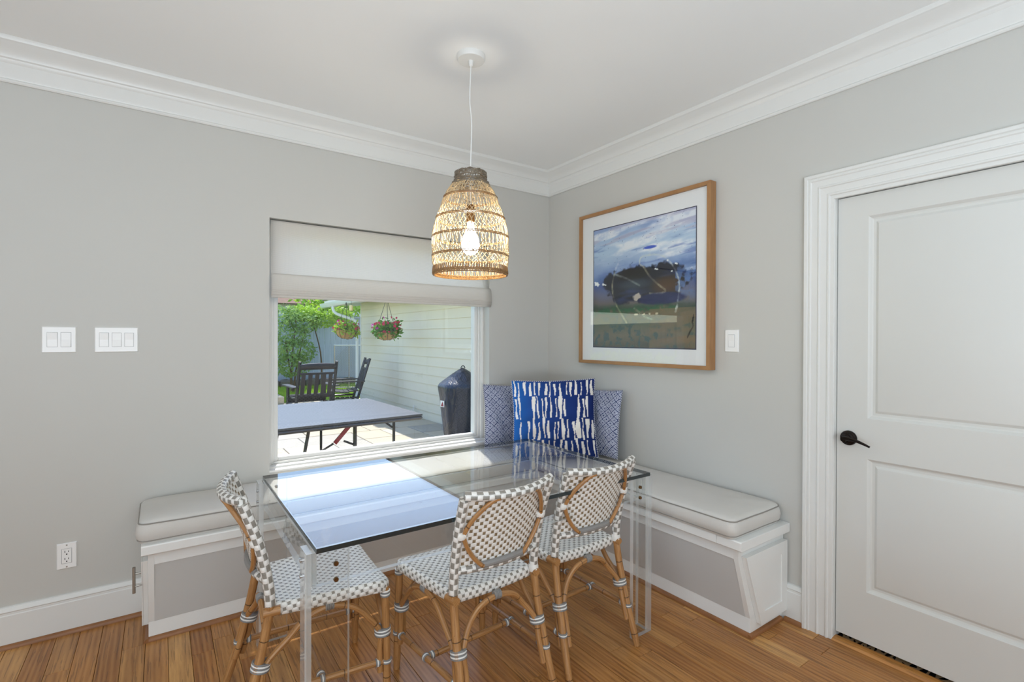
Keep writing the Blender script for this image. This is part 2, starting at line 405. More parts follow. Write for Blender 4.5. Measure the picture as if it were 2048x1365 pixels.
# ================================================================== ROOM
CEIL = 2.662
XL, YB = -6.2, -6.8
WT = 0.20
wx0, wx1, wz0, wz1 = -2.016, -0.556, 0.61, 2.046       # window opening
DY0, DY1, DZ = -2.057, -2.86, 2.02                     # door opening
b = MB()
b.box((XL, 0, -0.2), (wx0, WT, CEIL)); b.box((wx1, 0, -0.2), (1.3, WT, CEIL))
b.box((wx0, 0, -0.2), (wx1, WT, wz0)); b.box((wx0, 0, wz1), (wx1, WT, CEIL))
struct(b, 'wall_front', M['wall'])
b = MB()
b.box((0, 0, 0), (0.12, DY0 + 0.0, CEIL)); b.box((0, DY1, 0), (0.12, YB, CEIL)); b.box((0, DY0, DZ), (0.12, DY1, CEIL))
struct(b, 'wall_right', M['wall'])
struct(MB().box((XL - 0.12, YB, 0), (XL, 0, CEIL)), 'wall_left', M['wall'])
struct(MB().box((XL, YB - 0.12, 0), (0.12, YB, CEIL)), 'wall_back', M['wall'])
struct(MB().box((XL - 0.12, YB - 0.12, CEIL), (1.3, WT, CEIL + 0.2)), 'ceiling', M['ceil'])
# unseen walls added beyond the door to shut out outdoor light; only carpet shows
b = MB(); b.box((1.18, 0, 0), (1.3, -3.6, CEIL)); b.box((0.12, -3.5, 0), (1.2, -3.6, CEIL)); b.box((0.12, -1.2, 0), (1.2, -1.1, CEIL))
struct(b, 'wall_light_block', M['wall'])
k = NT('leaf_pattern_carpet'); n = k.n('ShaderNodeTexVoronoi'); n.feature = 'DISTANCE_TO_EDGE'; k.put(n.inputs['Vector'], k.mapping(k.pos(), (9, 26, 1), rot=(0, 0, 0.5))); n.inputs['Scale'].default_value = 1.6
k.base(k.mix(k.math('GREATER_THAN', n.outputs[0], 0.16), lin(176, 150, 116), lin(24, 21, 20)), 0.95, spec=0.1); M['carpet'] = k.m
tag(MB().box((0.035, -1.25, -0.01), (1.15, -3.45, 0.006)).build('carpet', M['carpet']), 'black and beige leaf patterned carpet showing under the white door', 'carpet')

# floor: sub-floor plus one oak plank after another, running towards the window wall
fl = struct(MB().box((XL, 0, -0.2), (0.12, YB, -0.012)), 'floor', M['gap'])
PW = 0.083
NPL = 0
x = 0.0
col = 0
while x > -4.3:
    y = 0.0 - rnd.uniform(0.2, 0.9); y0 = 0.0; ymin = -4.2
    if x < -3.0: ymin = -2.6
    while y0 > ymin:
        L = y0 - y
        b = MB(); g = 0.0007; e = 0.0012
        xa, xb = x - PW + g, x - g; ya, yb = y + g, y0 - g
        i = len(b.v)
        b.v += [(xa, ya, -0.012), (xb, ya, -0.012), (xb, yb, -0.012), (xa, yb, -0.012), (xa, ya, -e), (xb, ya, -e), (xb, yb, -e), (xa, yb, -e),
                (xa + e, ya + e, 0), (xb - e, ya + e, 0), (xb - e, yb - e, 0), (xa + e, yb - e, 0)]
        for q in ((8, 9, 10, 11), (4, 5, 9, 8), (5, 6, 10, 9), (6, 7, 11, 10), (7, 4, 8, 11), (0, 1, 5, 4), (1, 2, 6, 5), (2, 3, 7, 6), (3, 0, 4, 7)): b.face(q)
        o = b.build('plank', M['floor'], sharp=20, recalc=False); o.parent = fl; NPL += 1
        y0 = y; y = y0 - rnd.uniform(0.45, 1.3)
    x -= PW
# the rest of the floor, out of sight behind the camera
o = MB().box((XL, 0, -0.012), (x, YB, 0)).box((x, -4.2 - 1.3, -0.012), (0, YB, 0)).build('plank_field', M['floor']); o.parent = fl; o['kind'] = 'stuff'

# crown moulding (distance from wall, height)
crown = [(0, 2.488), (0.010, 2.488), (0.014, 2.493), (0.014, 2.500), (0.009, 2.506), (0.011, 2.512), (0.011, 2.572), (0.016, 2.578), (0.020, 2.588),
         (0.028, 2.592), (0.031, 2.600), (0.040, 2.612), (0.055, 2.624), (0.070, 2.632), (0.078, 2.640), (0.088, 2.644), (0.092, 2.652), (0.092, CEIL), (0, CEIL)]
b = MB(); b.prism(crown, lambda p, t: ((-p[0]) if t else XL, -p[0], p[1]), 0, 1); struct(b, 'trim_1', M['white'], sharp=28)
b = MB(); b.prism(crown, lambda p, t: (-p[0], YB if t else -p[0], p[1]), 0, 1); struct(b, 'trim_2', M['white'], sharp=28)
# baseboards with oak shoe moulding
base = [(0, 0), (0.016, 0), (0.016, 0.142), (0.013, 0.146), (0.013, 0.155), (0.017, 0.160), (0.015, 0.168), (0.008, 0.178), (0, 0.180)]
shoe = [(0, 0), (0.017, 0), (0.0165, 0.006), (0.014, 0.012), (0.009, 0.0165), (0, 0.018)]
BXL = -2.562                                            # left end of the bench base
bb = struct(MB().prism(base, lambda p, t: (XL if t == 0 else BXL, -p[0], p[1]), 0, 1), 'baseboard_front', M['white'], sharp=28)
MB().prism(shoe, lambda p, t: (XL if t == 0 else BXL, -0.016 - p[0], p[1]), 0, 1).build('shoe_moulding', M['shoe'], bb)
BYE = -1.836                                            # end of the right bench run
bb = struct(MB().prism(base, lambda p, t: (-p[0], BYE if t == 0 else -1.934, p[1]), 0, 1), 'baseboard_right', M['white'], sharp=28)
MB().prism(shoe, lambda p, t: (-0.016 - p[0], BYE - 0.017 if t == 0 else -1.934, p[1]), 0, 1).build('shoe_moulding', M['shoe'], bb)

# ------------------------------------------------------------------ door
dr = thing('door_1', None, None, (0.04, DY0, 0)); dr['kind'] = 'structure'
casing = [(0, 0), (0, 0.020), (0.004, 0.024), (0.016, 0.024), (0.020, 0.019), (0.024, 0.021), (0.030, 0.021), (0.034, 0.016), (0.060, 0.016), (0.064, 0.020),
          (0.068, 0.020), (0.072, 0.014), (0.098, 0.012), (0.102, 0.016), (0.108, 0.016), (0.112, 0.010), (0.126, 0.010), (0.128, 0.006), (0.128, 0)]
co, ct = -1.931, 2.138
def cas_left(p, t): return (-p[1], co - p[0], 0 if t == 0 else ct - p[0])
def cas_top(p, t): return (-p[1], (co - p[0]) if t == 0 else (-2.988 + p[0]), ct - p[0])
def cas_right(p, t): return (-p[1], -2.988 + p[0], 0 if t == 0 else ct - p[0])
b = MB()
for fn in (cas_left, cas_top, cas_right): b.prism(casing, fn, 0, 1)
b.build('casing', M['white'], dr, sharp=25)
b = MB(); b.box((-0.004, DY0 + 0.0, 0), (0.12, DY0 - 0.003, DZ)); b.box((-0.004, DY1, 0), (0.12, DY1 + 0.003, DZ)); b.box((-0.004, DY0, DZ), (0.12, DY1, DZ - 0.006))
b.build('jamb', M['white'], dr)
sx = 0.020; yl, yr = DY0 - 0.006, DY1 + 0.006; zb, zt = 0.034, DZ - 0.010
pn = [(1.023, 1.912), (0.259, 0.846)]; py0, py1 = -2.183, -2.734
b = MB()
b.box((sx, yl, zb), (sx + 0.038, py0, zt)); b.box((sx, py1, zb), (sx + 0.038, yr, zt))
b.box((sx, py0, zb), (sx + 0.038, py1, pn[1][0])); b.box((sx, py0, pn[1][1]), (sx + 0.038, py1, pn[0][0])); b.box((sx, py0, pn[0][1]), (sx + 0.038, py1, zt))
slab = b.build('door_slab', M['door'], dr)
for za, zc in pn:
    b = MB(); prof = [(0, 0), (0.006, 0.005), (0.010, 0.0105), (0.016, 0.0125), (0.026, 0.0125), (0.036, 0.006), (0.040, 0.005)]
    rings = []
    for ins, dep in prof:
        i = len(b.v); rings.append(i)
        b.v += [(sx + dep, py0 - ins, za + ins), (sx + dep, py1 + ins, za + ins), (sx + dep, py1 + ins, zc - ins), (sx + dep, py0 - ins, zc - ins)]
    for r0, r1 in zip(rings, rings[1:]):
        for q in range(4): b.face([r0 + q, r0 + (q + 1) % 4, r1 + (q + 1) % 4, r1 + q])
    b.face([rings[-1] + q for q in range(4)])
    o = b.build('panel', M['door'], dr, sharp=15)
hy, hz = -2.112, 0.928
hd = MB().lathe([(0.0, 0.02), (0.033, 0.02), (0.033, 0.012), (0.031, 0.008), (0.026, 0.006), (0.024, 0.001), (0.018, -0.002), (0.016, -0.012), (0.012, -0.014), (0.012, -0.04), (0, -0.042)], 28, (0, hy, hz), 'x', cap=False).build('door_handle', M['bronze'], dr)
pts = smooth_path([(-0.040, hy + 0.004, hz + 0.004), (-0.044, hy - 0.020, hz + 0.006), (-0.046, hy - 0.050, hz + 0.002), (-0.044, hy - 0.080, hz - 0.008), (-0.040, hy - 0.102, hz - 0.018)], 5)
MB().tube(pts, [0.0100 - 0.0058 * i / (len(pts) - 1) for i in range(len(pts))], 10).build('lever', M['bronze'], hd)
# oak saddle under the door
b = MB(); b.prism([(0.036, 0), (-0.012, 0), (-0.004, 0.009), (0.010, 0.012), (0.030, 0.012), (0.036, 0.008)], lambda p, t: (p[0], DY0 if t == 0 else DY1, p[1]), 0, 1)
struct(b, 'trim_3', M['floor'], sharp=30)

# ------------------------------------------------------------------ window
wn = thing('window_1', None, None, (wx0, 0.1, wz0)); wn['kind'] = 'structure'
def ring_frame(b, x0, x1, z0, z1, w, ya, yb):
    b.box((x0, ya, z0), (x0 + w, yb, z1)); b.box((x1 - w, ya, z0), (x1, yb, z1)); b.box((x0 + w, ya, z0), (x1 - w, yb, z0 + w)); b.box((x0 + w, ya, z1 - w), (x1 - w, yb, z1))
b = MB(); ring_frame(b, wx0, wx1, wz0, wz1, 0.024, 0.075, WT); ring_frame(b, wx0 + 0.024, wx1 - 0.024, wz0 + 0.024, wz1 - 0.024, 0.014, 0.092, WT)
b.build('window_frame', M['white'], wn, bevel=0.003)
b = MB(); ring_frame(b, wx0 + 0.038, wx1 - 0.038, wz0 + 0.036, wz1 - 0.038, 0.024, 0.104, 0.15); b.build('sash', M['white'], wn, bevel=0.004)
MB().box((wx0 + 0.05, 0.124, wz0 + 0.05), (wx1 - 0.05, 0.1245, wz1 - 0.05)).build('pane', M['pane'], wn)
b = MB(); b.prism([(0.0, 0.0), (0.0, 0.012), (0.03, 0.016), (0.034, 0.026), (0.075, 0.026), (0.075, 0)], lambda p, t: (wx0 if t == 0 else wx1, p[0], wz0 + p[1] - 0.001), 0, 1)
b.build('window_sill', M['white'], wn, sharp=20)
# roman shade
rs = thing('roman_shade', 'white woven roman shade half raised in the window', 'window shade', (-1.286, 0.02, 1.6))
sx0, sx1 = wx0 + 0.008, wx1 + 0.004
MB().box((sx0 + 0.01, 0.03, 2.010), (sx1 - 0.012, 0.07, 2.040)).build('headrail', M['white'], rs)
# the cloth hangs flat, then folds forward at its foot
prof = [(0.020, 2.038), (0.018, 1.98), (0.016, 1.90), (0.012, 1.80), (0.006, 1.745), (-0.004, 1.725)]
pa = smooth_path([(0, p[0], p[1]) for p in prof], 4)
def cloth(prof3, x0, x1, th, name):
    b = MB(); n = len(prof3) - 1
    def fn(u, v):
        p = prof3[int(round(v * n))]; return (x0 + (x1 - x0) * u, p[1], p[2])
    b.grid(fn, 24, n)
    o = b.build(name, M['shade'], rs, sharp=60, recalc=False)
    m = o.modifiers.new('thick', 'SOLIDIFY'); m.thickness = th; m.offset = 0; return o
cloth(pa, sx0, sx1 - 0.004, 0.0015, 'shade_cloth')
folds = [[(-0.004, 1.733), (-0.016, 1.722), (-0.024, 1.690), (-0.030, 1.650), (-0.027, 1.638), (-0.015, 1.640)],
         [(-0.012, 1.652), (-0.024, 1.642), (-0.029, 1.632), (-0.024, 1.625), (-0.01, 1.628)],
         [(-0.008, 1.640), (-0.020, 1.632), (-0.025, 1.620), (-0.020, 1.612), (-0.006, 1.616)],
         [(0.000, 1.630), (-0.012, 1.620), (-0.018, 1.608), (-0.014, 1.599), (0.002, 1.602), (0.01, 1.64), (0.012, 1.73)]]
for i, fo in enumerate(folds):
    cloth(smooth_path([(0, p[0], p[1]) for p in fo], 4), sx0, sx1, 0.0015, 'fold')
for xx in (-1.72, -1.22, -0.78):   # lift cords behind the cloth
    MB().tube([(xx, 0.030, 2.02), (xx, 0.028, 1.62)], 0.0016, 5).build('lift_cord', M['cord'], rs)

# ------------------------------------------------------------------ switches and outlet
def rocker_plate(name, label, P, U, wid, hei, n, rocks, screws=False):
    """P centre on wall, U unit vector along the wall to the right; plate stands 6 mm proud"""
    P = Vector(P); U = Vector(U); Z = Vector((0, 0, 1)); N = U.cross(Z)
    t = thing(name, label, 'light switch' if rocks else 'power outlet', P)
    def bx(b, u0, u1, z0, z1, d0, d1, bevel=0.0):
        q = []
        for d, s_ in ((d0, 0), (d1, bevel)):
            for uu, zz in ((u0 + s_, z0 + s_), (u1 - s_, z0 + s_), (u1 - s_, z1 - s_), (u0 + s_, z1 - s_)):
                q.append(tuple(P + U * uu + Z * zz + N * d))
        i = len(b.v); b.v += q
        for f in ((3, 2, 1, 0), (4, 5, 6, 7), (0, 1, 5, 4), (1, 2, 6, 5), (2, 3, 7, 6), (3, 0, 4, 7)): b.face([i + k for k in f])
    b = MB(); bx(b, -wid / 2, wid / 2, -hei / 2, hei / 2, 0, 0.007, 0.003); b.build('wall_plate', M['plastic'], t, sharp=20)
    rw, rh = 0.034, 0.066
    for i in range(n):
        c = (i - (n - 1) / 2) * 0.0475
        b = MB(); bx(b, c - rw / 2 - 0.0012, c + rw / 2 + 0.0012, -rh / 2 - 0.0012, rh / 2 + 0.0012, 0.0068, 0.0072); b.build('gap', M['grey'] if 'grey' in M else M['dark'], t)
        if rocks:
            b = MB(); up = 1 if (i + len(label)) % 2 else -1
            q = [(-rw / 2, -rh / 2, 0.008 + 0.005 * (up < 0)), (rw / 2, -rh / 2, 0.008 + 0.005 * (up < 0)), (rw / 2, 0, 0.0085), (-rw / 2, 0, 0.0085), (rw / 2, rh / 2, 0.008 + 0.005 * (up > 0)), (-rw / 2, rh / 2, 0.008 + 0.005 * (up > 0))]
            j = len(b.v); b.v += [tuple(P + U * (c + a) + Z * z + N * d) for a, z, d in q] + [tuple(P + U * (c + a) + Z * z + N * 0.006) for a, z, d in q]
            for f in ((0, 1, 2, 3), (3, 2, 4, 5), (0, 6, 7, 1), (1, 7, 8, 2), (2, 8, 10, 4), (4, 10, 11, 5), (5, 11, 9, 3), (3, 9, 6, 0)): b.face([j + k for k in f])
            b.build('rocker', M['plastic'], t, sharp=5)
        else:
            b = MB(); bx(b, c - rw / 2, c + rw / 2, -rh / 2, rh / 2, 0.0068, 0.009, 0.001); rc = b.build('receptacle', M['plastic'], t, sharp=20)
            for zc in (0.0165, -0.0165):
                b = MB(); bx(b, c - 0.0075, c - 0.005, zc + 0.000, zc + 0.009, 0.0088, 0.0092); bx(b, c + 0.005, c + 0.0075, zc + 0.001, zc + 0.008, 0.0088, 0.0092); bx(b, c - 0.0025, c + 0.0025, zc - 0.010, zc - 0.005, 0.0088, 0.0092)
                b.build('slot', M['dark'], rc)
    if not rocks:
        for zc in (-hei / 2 + 0.009, hei / 2 - 0.009):
            b = MB(); bx(b, -0.003, 0.003, zc - 0.003, zc + 0.003, 0.007, 0.008, 0.001); b.build('screw', M['nickel'], t)
    return t
M['grey'] = paint('shadow_gap', (150, 150, 150), 0.6)
rocker_plate('light_switch', 'white double rocker switch, leftmost plate on the wall left of the window', (-2.898, 0, 1.359), (1, 0, 0), 0.120, 0.120, 2, True)
rocker_plate('light_switch', 'white triple rocker switch plate between the double switch and window', (-2.690, 0, 1.359), (1, 0, 0), 0.166, 0.120, 3, True)
rocker_plate('light_switch', 'single white rocker switch on the wall between picture and door', (0, -1.559, 1.361), (0, -1, 0), 0.078, 0.120, 1, True)
rocker_plate('power_outlet', 'white double power outlet low on the wall left of the bench', (-2.873, 0, 0.357), (1, 0, 0), 0.072, 0.118, 1, False)

# ------------------------------------------------------------------ corner bench
bn = thing('corner_bench', 'white built-in corner bench with sloped grey fronts', 'bench', (-0.2, -0.2, 0))
prL = [(0.30, 0.0), (0.30, 0.086), (0.004, 0.086), (0.004, 0.0)]
# plinths
def runR(poly, y0, y1): return MB().prism(poly, lambda p, t: (-p[0], y0 if t == 0 else y1, p[1]), 0, 1)
def runL(poly, x0, x1): return MB().prism(poly, lambda p, t: (x0 if t == 0 else x1, -p[0], p[1]), 0, 1)
runR(prL, -0.002, BYE).build('plinth', M['benchwhite'], bn, bevel=0.001)
runL(prL, BXL, -0.30).build('plinth', M['benchwhite'], bn, bevel=0.001)
slope = [(0.302, 0.084), (0.396, 0.382), (0.30, 0.382), (0.25, 0.084)]
runR(slope, -0.30, BYE + 0.022).build('sloped_front', M['benchgrey'], bn)
runL(slope, BXL + 0.022, -0.33).build('sloped_front', M['benchgrey'], bn)
apr = [(0.400, 0.378), (0.400, 0.432), (0.30, 0.432), (0.30, 0.378)]
runR(apr, -0.30, BYE + 0.022).build('apron', M['benchwhite'], bn)
runL(apr, BXL + 0.022, -0.33).build('apron', M['benchwhite'], bn)
# end frames (sloped stiles) that close the ends
endp = [(0.300, 0.084), (0.4005, 0.380), (0.4005, 0.432), (0.004, 0.432), (0.004, 0.084)]
runR(endp, BYE + 0.022, BYE).build('end_frame', M['benchwhite'], bn)
runL(endp, BXL + 0.022, BXL).build('end_frame', M['benchwhite'], bn)
# hinged end doors
dp = [(0.232, 0.048), (0.236, 0.060), (0.382, 0.392), (0.390, 0.392), (0.010, 0.392), (0.010, 0.036), (0.23, 0.036)]
dp = [(0.245, 0.050), (0.376, 0.392), (0.012, 0.392), (0.012, 0.050)]
dR = runR(dp, BYE - 0.0005, BYE - 0.020).build('end_door', M['benchwhite'], bn, bevel=0.0015)
dL = runL(dp, BXL - 0.0005, BXL - 0.020).build('end_door', M['benchwhite'], bn, bevel=0.0015)
# raised border around the recessed panel of each door
def border(run, a, c, parent):
    o_, i_ = [(0.245, 0.050), (0.376, 0.392), (0.012, 0.392), (0.012, 0.050)], [(0.215, 0.105), (0.300, 0.335), (0.062, 0.335), (0.062, 0.105)]
    b = MB(); n = 4
    def P(p, t): return (-p[0], t, p[1]) if run == 'R' else (t, -p[0], p[1])
    i = len(b.v); b.v += [P(p, a) for p in o_] + [P(p, c) for p in o_] + [P(p, c) for p in i_] + [P(p, a) for p in i_]
    for k_ in range(4):
        l = (k_ + 1) % 4
        for q in range(3): b.face([i + q * 4 + k_, i + q * 4 + l, i + (q + 1) * 4 + l, i + (q + 1) * 4 + k_])
    b.build('door_border', M['benchwhite'], parent, sharp=20)
border('R', BYE - 0.020, BYE - 0.025, dR); border('L', BXL - 0.020, BXL - 0.025, dL)
b = MB(); hx = BXL - 0.025
b.tube([(hx - 0.026, -0.335, 0.245), (hx - 0.026, -0.335, 0.360)], 0.006, 10)
for zz in (0.275, 0.330): b.tube([(hx, -0.335, zz), (hx - 0.026, -0.335, zz)], 0.004, 8)
b.build('bar_handle', M['nickel'], dL)
# lids with a joint near the ends
lid = [(0.428, 0.432), (0.432, 0.436), (0.432, 0.471), (0.428, 0.475), (0.004, 0.475), (0.004, 0.432)]
runR(lid, -0.002, -1.7455).build('lid', M['benchwhite'], bn, bevel=0.0015)
runR(lid, -1.747, BYE - 0.032).build('lid', M['benchwhite'], bn, bevel=0.0015)
runL(lid, BXL - 0.024, -0.434).build('lid', M['benchwhite'], bn, bevel=0.0015)
# shoe moulding round the plinth
runR([(0.30 + a, z) for a, z in shoe], -0.32, BYE - 0.017).build('shoe_moulding', M['shoe'], bn)
runL([(0.30 + a, z) for a, z in shoe], BXL, -0.32).build('shoe_moulding', M['shoe'], bn)
MB().prism(shoe, lambda p, t: (-0.317 if t == 0 else -0.034, BYE - p[0], p[1]), 0, 1).build('shoe_moulding', M['shoe'], bn)
MB().prism(shoe, lambda p, t: (BXL - p[0], -0.317 if t == 0 else -0.034, p[1]), 0, 1).build('shoe_moulding', M['shoe'], bn)

# ------------------------------------------------------------------ bench cushions
def cushion(label, x0, x1, y0, y1, z0, z1, seed, endround):
    """boxed cushion with softly bulging faces, rounded corners at the free end and piping on its edges"""
    rg = random.Random(seed); cx, cy = (x0 + x1) / 2, (y0 + y1) / 2
    def outline(off=0.0, n=10, bulge=0.0):
        pts = []
        for (px_, py_, a0, rr) in ((x1, y1, 0, endround[0]), (x0, y1, 90, endround[1]), (x0, y0, 180, endround[2]), (x1, y0, 270, endround[3])):
            sxg = 1 if px_ == x1 else -1; syg = 1 if py_ == y1 else -1
            c = (px_ - sxg * rr, py_ - syg * rr)
            for k_ in range(n + 1):
                a = R(a0 + 90 * k_ / n); pts.append((c[0] + (rr + off) * math.cos(a), c[1] + (rr + off) * math.sin(a)))
        return pts
    # resample the long sides
    def dens(p):
        out = []
        for i in range(len(p)):
            a, c = p[i], p[(i + 1) % len(p)]; d = math.hypot(c[0] - a[0], c[1] - a[1]); k_ = max(1, int(d / 0.06))
            for j in range(k_): out.append((a[0] + (c[0] - a[0]) * j / k_, a[1] + (c[1] - a[1]) * j / k_))
        return out
    O = dens(outline()); n = len(O); b = MB()
    wob = [sum(math.sin(p[0] * w_ + p[1] * w2 + ph) for w_, w2, ph in ((9, 7, 1.3), (17, 13, 0.4), (31, 23, 2.0))) / 3 for p in O]
    def sc(p, s_): # inset towards the long axis
        hx, hy = (x1 - x0) / 2, (y1 - y0) / 2; m_ = min(hx, hy) * (1 - s_)
        return (p[0] - (p[0] - cx) * m_ / hx, p[1] - (p[1] - cy) * m_ / hy)
    rows = []
    H = z1 - z0
    for s_, z in ((0.02, z1 + 0.012), (0.4, z1 + 0.011), (0.7, z1 + 0.008), (0.88, z1 + 0.003), (0.965, z1 - 0.003), (1.0, z1 - 0.012)):
        rows.append([sc(p, s_) + (z + 0.002 * w,) for p, w in zip(O, wob)])
    for t_, out in ((0.25, 0.006), (0.5, 0.010), (0.75, 0.008), (0.92, 0.002)):
        q = []
        for p, w in zip(O, wob):
            d = (p[0] - cx, p[1] - cy); ox = max(-1, min(1, d[0] / ((x1 - x0) / 2) * 1.0)) ** 9; oy = max(-1, min(1, d[1] / ((y1 - y0) / 2))) ** 9
            q.append((p[0] + ox * (out + 0.002 * w), p[1] + oy * (out + 0.002 * w), z1 - 0.012 - (H - 0.02) * t_))
        rows.append(q)
    rows.append([sc(p, 0.985) + (z0,) for p in O]); rows.append([sc(p, 0.02) + (z0,) for p in O])
    i = 0
    for q in rows: b.v += q
    for r_ in range(len(rows) - 1):
        for k_ in range(n): b.face([r_ * n + k_, r_ * n + (k_ + 1) % n, (r_ + 1) * n + (k_ + 1) % n, (r_ + 1) * n + k_])
    b.face(list(range(n))); b.face(list(range((len(rows) - 1) * n, len(rows) * n)))
    o = b.build('bench_cushion', M['cushion'], sharp=50); tag(o, label, 'cushion', 'bench cushions')
    for q in (5, 9):
        pts = [Vector(p) for p in rows[q]]
        pp = MB().tube(pts, 0.0032, 6, closed=True).build('piping', M['piping']); pp.parent = o
    # corner seams
    return o
cushion('grey bench cushion on the right run, free end beside the door', -0.442, -0.012, -1.835, -0.013, 0.4755, 0.566, 3, (0.03, 0.03, 0.035, 0.05))
cushion('grey bench cushion under the window, free end near the outlet', -2.596, -0.449, -0.412, -0.012, 0.4755, 0.573, 5, (0.02, 0.06, 0.04, 0.02))

# ------------------------------------------------------------------ pillows
def pillow(name, label, size, thick, loc, yaw, tilt, roll, mat, cmap=None, n=40, pip=None, group=None):
    """knife-edge pillow built in its own frame: x across, z up, front towards -y"""
    w, h = size
    def P(u, v, sd):
        a, c = 2 * u - 1, 2 * v - 1
        prof = max(0.0, (1 - abs(a) ** 2.6) * (1 - abs(c) ** 2.6)) ** 0.62
        # corners stay pointed, sides pull in
        ix = 1 - 0.055 * (1 - c * c) ; iz = 1 - 0.05 * (1 - a * a)
        wr = 0.006 * math.sin(9 * a + 4 * c) * prof + 0.005 * math.sin(15 * c - 6 * a) * prof
        return Vector((a * w / 2 * ix, sd * (thick / 2 * prof) + wr, c * h / 2 * iz))
    b = MB()
    for sd in (-1, 1):
        b.grid(lambda u, v: P(u, v, sd), n, n, (lambda u, v: (u, v)))
    Mx = Matrix.Translation(loc) @ Euler((0, 0, yaw)).to_matrix().to_4x4() @ Euler((tilt, 0, 0)).to_matrix().to_4x4() @ Euler((0, roll, 0)).to_matrix().to_4x4()
    o = b.build(name, mat, sharp=80)
    if cmap:
        at = o.data.color_attributes.new('print', 'FLOAT_COLOR', 'CORNER'); uvl = o.data.uv_layers[0].data
        buf = np.empty(len(uvl) * 2); uvl.foreach_get('uv', buf); buf = buf.reshape(-1, 2)
        c = cmap(buf); at.data.foreach_set('color', c.astype(np.float32).ravel())
    pts = []
    for k_ in range(4 * 20):
        t = k_ / 20; s_ = int(t); f = t - s_
        uv = [(f, 0), (1, f), (1 - f, 1), (0, 1 - f)][s_]
        pts.append(P(uv[0], uv[1], 1))
    pp = MB().tube(pts, 0.0045, 6, closed=True).build('piping', pip or mat); pp.parent = o
    o.matrix_world = Mx
    tag(o, label, 'pillow', group); return o
k = NT('rope_piping'); s = k.sep(k.coord('UV'))
k.base(k.mix(k.math('GREATER_THAN', k.math('FRACT', k.math('MULTIPLY', k.math('ADD', s[1], s[0]), 70.0)), 0.5), lin(208, 210, 218), lin(36, 48, 96)), 0.8); M['rope'] = k.m
def stripe_print(uv):
    """indigo brush strokes: rows of uneven cream streaks on blue"""
    rg = np.random.RandomState(4); u = uv[:, 0].copy(); v = uv[:, 1]
    blue = np.stack([np.interp(u, [0, 0.2, 0.45, 1], [0.012, 0.018, 0.014, 0.008]), np.interp(u, [0, 0.2, 0.45, 1], [0.13, 0.085, 0.048, 0.022]), np.interp(u, [0, 0.2, 0.45, 1], [0.45, 0.33, 0.22, 0.13])], 1)
    c = np.concatenate([blue, np.ones((len(u), 1))], 1); cream = np.array(lin(240, 236, 230))
    rows = [(0.0, 0.23, 15), (0.20, 0.50, 17), (0.47, 0.80, 18), (0.77, 1.0, 16)]
    for a, d, n in rows:
        for i in range(n):
            x = (i + 0.5) / n + rg.uniform(-0.012, 0.012); wd = rg.uniform(0.008, 0.0175); lo = a + rg.uniform(0, 0.12) * (d - a); hi = d - rg.uniform(0, 0.22) * (d - a); ln = rg.uniform(-0.05, 0.05)
            if rg.rand() < 0.16: wd *= 1.9
            if rg.rand() < 0.12: continue
            wob = 0.004 * np.sin(v * 30 + i)
            w_ = wd * (0.75 + 0.35 * np.sin(v * 17 + i * 2.1)); m = (np.abs(u - x - ln * (v - (lo + hi) / 2) - wob) < w_) & (v > lo) & (v < hi)
            c[m] = cream
    return c
pillow('throw_pillow', 'blue and white diamond print pillow against the window wall', (0.45, 0.44), 0.11, (-0.430, -0.092, 0.812), 0.0, R(-8), R(3), M['diamond'], pip=M['rope'])
pillow('throw_pillow', 'blue and white diamond print pillow against the right wall under the picture', (0.46, 0.44), 0.095, (-0.085, -0.605, 0.806), R(-90), R(-8), R(-2), M['diamond'], pip=M['rope'])
pillow('throw_pillow', 'large indigo pillow with cream brush strokes in the bench corner', (0.56, 0.515), 0.22, (-0.378, -0.522, 0.8415), R(-40), R(-12), R(-2), M['bluestripe'], stripe_print, 150, M['rope'])

# ------------------------------------------------------------------ framed picture
pic = thing('framed_picture', 'abstract blue seascape painting in a light oak frame on the right wall', 'picture', (-0.002, -0.93, 1.2))
fy0, fy1, fz0, fz1, fd = -0.414, -1.462, 1.199, 2.242, 0.058
def bar_y(b, ya, yb, za, zc, xa, xb): b.box((-xa, ya, za), (-xb, yb, zc))
fw = 0.022
for q in (((fy0, fz0), (fy0 - fw, fz0 + fw), (fy0 - fw, fz1 - fw), (fy0, fz1)), ((fy1, fz0), (fy1 + fw, fz0 + fw), (fy1 + fw, fz1 - fw), (fy1, fz1)),
          ((fy0, fz0), (fy0 - fw, fz0 + fw), (fy1 + fw, fz0 + fw), (fy1, fz0)), ((fy0, fz1), (fy0 - fw, fz1 - fw), (fy1 + fw, fz1 - fw), (fy1, fz1))):
    MB().prism(q, lambda p, t: (-0.003 if t == 0 else -fd, p[0], p[1]), 0, 1).build('frame_rail', M['frame_wood'], pic, bevel=0.0015)
MB().box((-0.004, fy0 - 0.01, fz0 + 0.01), (-0.040, fy1 + 0.01, fz1 - 0.01)).build('mat_board', M['mat_board'], pic)
ay0, ay1, az0, az1 = -0.549, -1.362, 1.315, 2.119
